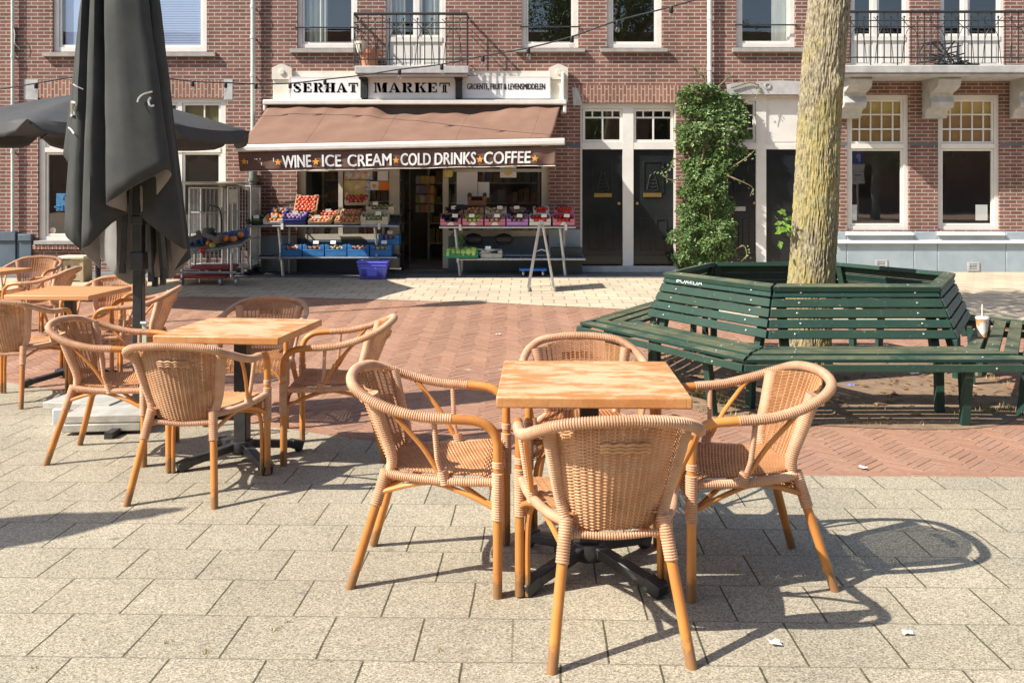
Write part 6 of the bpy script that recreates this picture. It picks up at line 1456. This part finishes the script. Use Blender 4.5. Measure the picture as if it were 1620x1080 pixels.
# wooden planter stool
ws = thing('wooden_stool', 'pale wooden stool with a dark square hole by the left house', 'stool', (at(119,0,14.3).x, 14.3, g(14.3)))
mb = MB(); mb.box(-.22,.22,-.18,.18,.36,.40); bevel(part('stool_top', mb, CM['pale'], ws), .01)
mb = MB()
for sx_ in (-1,1): mb.box(sx_*.17-.03,sx_*.17+.03,-.15,.15,0,.36)
mb.box(-.139,-.06,-.13,-.10,.02,.34); mb.box(.06,.139,-.13,-.10,.02,.34); mb.box(-.06,.06,-.13,-.10,.02,.12); mb.box(-.06,.06,-.13,-.10,.26,.34); bevel(part('stool_base', mb, pm('mossy wood', (0.47,0.38,0.25),(0.36,0.29,0.18),8,.8), ws), .006)
ln = MB(); v = gp(197, 432); ln.lathe([(0,0),(.055,0),(.06,.02),(.06,.16),(.03,.20),(0,.22)], 10, v); solo('small_lantern', ln, pm('red white lantern', (0.5,0.36,0.32),(0.35,0.1,0.09),30,.6), 'small red and white lantern on the pavement behind the parasol pole', 'lantern')
# litter
for px, py, s_, lab in ((1226,1022,.018,'white crumpled scrap on the tiles in the chair shadow'),(1435,1005,.016,'white scrap on the tiles right of the chair shadow'),(1385,531,.03,'tiny white paper on the bricks before the far bench'),(788,530,.022,'small white paper lying alone on the red bricks'),(1365,742,.02,'white scrap on the bricks near the tile edge'),(1447,594,.045,'crumpled white paper in the soil under the bench'),(1346,613,.04,'crumpled blue wrapper in the shade under the bench')):
    if px == 1385: continue
    v = gp(px, py); mb = MB(); P = []
    for i in range(4): P.append([v+Vector((lerp(-1,1,i/3)*s_*random.uniform(.7,1.2), lerp(-.8,.8,j/3)*s_, .008+random.uniform(0,s_*.5))) for j in range(4)])
    mb.grid(P); o = solo('paper_scrap', mb, pm('blue wrapper',(0.08,0.16,0.5),(0.3,0.4,0.6),30,.5) if 'blue' in lab else M['sign_white'], lab, 'litter', sharp=0); sm = o.modifiers.new('thickness','SOLIDIFY'); sm.thickness = .002
# ------------------------------------------------------------------ parking sign across the square, mirrored in the window
pk = thing('parking_sign', 'blue parking sign on a grey post across the square, mirrored in the window', 'road sign', (11.0, 2.2, 0))
mb = MB(); mb.tube([(0,0,0),(0,0,2.7)], .03, 10); part('post', mb, M['steel'], pk)
mb = MB(); mb.box(-.2,.2,.035,.045,2.15,2.55); part('blue_plate', mb, pm('traffic blue',(0.02,0.10,0.55),(0.02,0.09,0.5),3,.4), pk)
mb = MB(); mb.box(-.2,.2,.035,.045,1.95,2.13); mb.box(-.2,.2,.035,.045,1.52,1.93); part('white_plate', mb, M['sign_white'], pk)
vs, fs = text_mesh('P', .03); ff = fit(vs); mb = MB(); mb.add([(lerp(.08,-.08,a),.048,lerp(2.22,2.48,b2)) for a, b2 in ff], fs); part('letter', mb, M['letter_white'], pk, 0)
mb = MB(); mb.bar((-.14,.047,1.60),(-.05,.047,1.68),.004,.03,(0,1,0)); mb.bar((.05,.047,1.68),(.14,.047,1.60),.004,.03,(0,1,0)); mb.box(-.15,.15,.046,.049,1.80,1.83); part('arrow', mb, M['ink'], pk, 0)
# ------------------------------------------------------------------ the far side of the square behind the viewer, mirrored in the windows
st0 = thing('street_tree', 'leafy street tree across the square behind the viewer, mirrored in the windows', 'tree', (0,0,0), 0, 'street trees mirrored in the windows')
tb_ = MB(); tb_.tube(crom([(0,0,-.1),(.05,0,1.5),(0,.05,3.2),(.1,0,5)],4), [.20-.008*i for i in range(13)], 10); part('trunk', tb_, M['pipe_dark'], st0)
cw = MB()
for _ in range(60):
    c_ = Vector((random.gauss(0,1.2),random.gauss(0,1.2),random.uniform(2.6,7.2)))
    for _ in range(42): d = Vector((random.gauss(0,1),random.gauss(0,1),random.gauss(0,1))).normalized(); leaf(cw, c_+d*random.uniform(.1,.75), random.uniform(.18,.30), .09, d+Vector((0,0,-.3)), Vector((0,0,1)))
part('crown', cw, TL_, st0, 0)
for i, (x, y_, s_) in enumerate(((-9,-9,1.0),(-2.5,-11,1.1),(4,-10,.95),(10,-12,1.15),(16,-9,1.0),(23,-8,1.1))):
    o = st0 if i == 0 else copy_tree(st0); o.location = (x, y_, 0); o.scale = (s_,)*3; o.rotation_euler = (0,0,i*1.3)
bh = thing('brick_house', 'shaded brick house row across the square behind the viewer, mirrored in the windows', 'house', (5,-22,0))
hs = [(x, x+1.2, z, z+1.9) for x in range(-28, 40, 4) for z in (.8, 4.0, 7.2)]
mb = MB(); wall_with_holes(mb, -30, 42, -.1, 10.5, hs, y=-22.3, back=.32); wpart('wall', mb, M['brick'], bh, 0)
mb = MB(); mb.box(-30, 42, -28, -22.31, 10.2, 10.4); mb.box(-30, 42, -24.2, -24, -.1, 10.2); wpart('roof', mb, M['pipe_dark'], bh, 0)
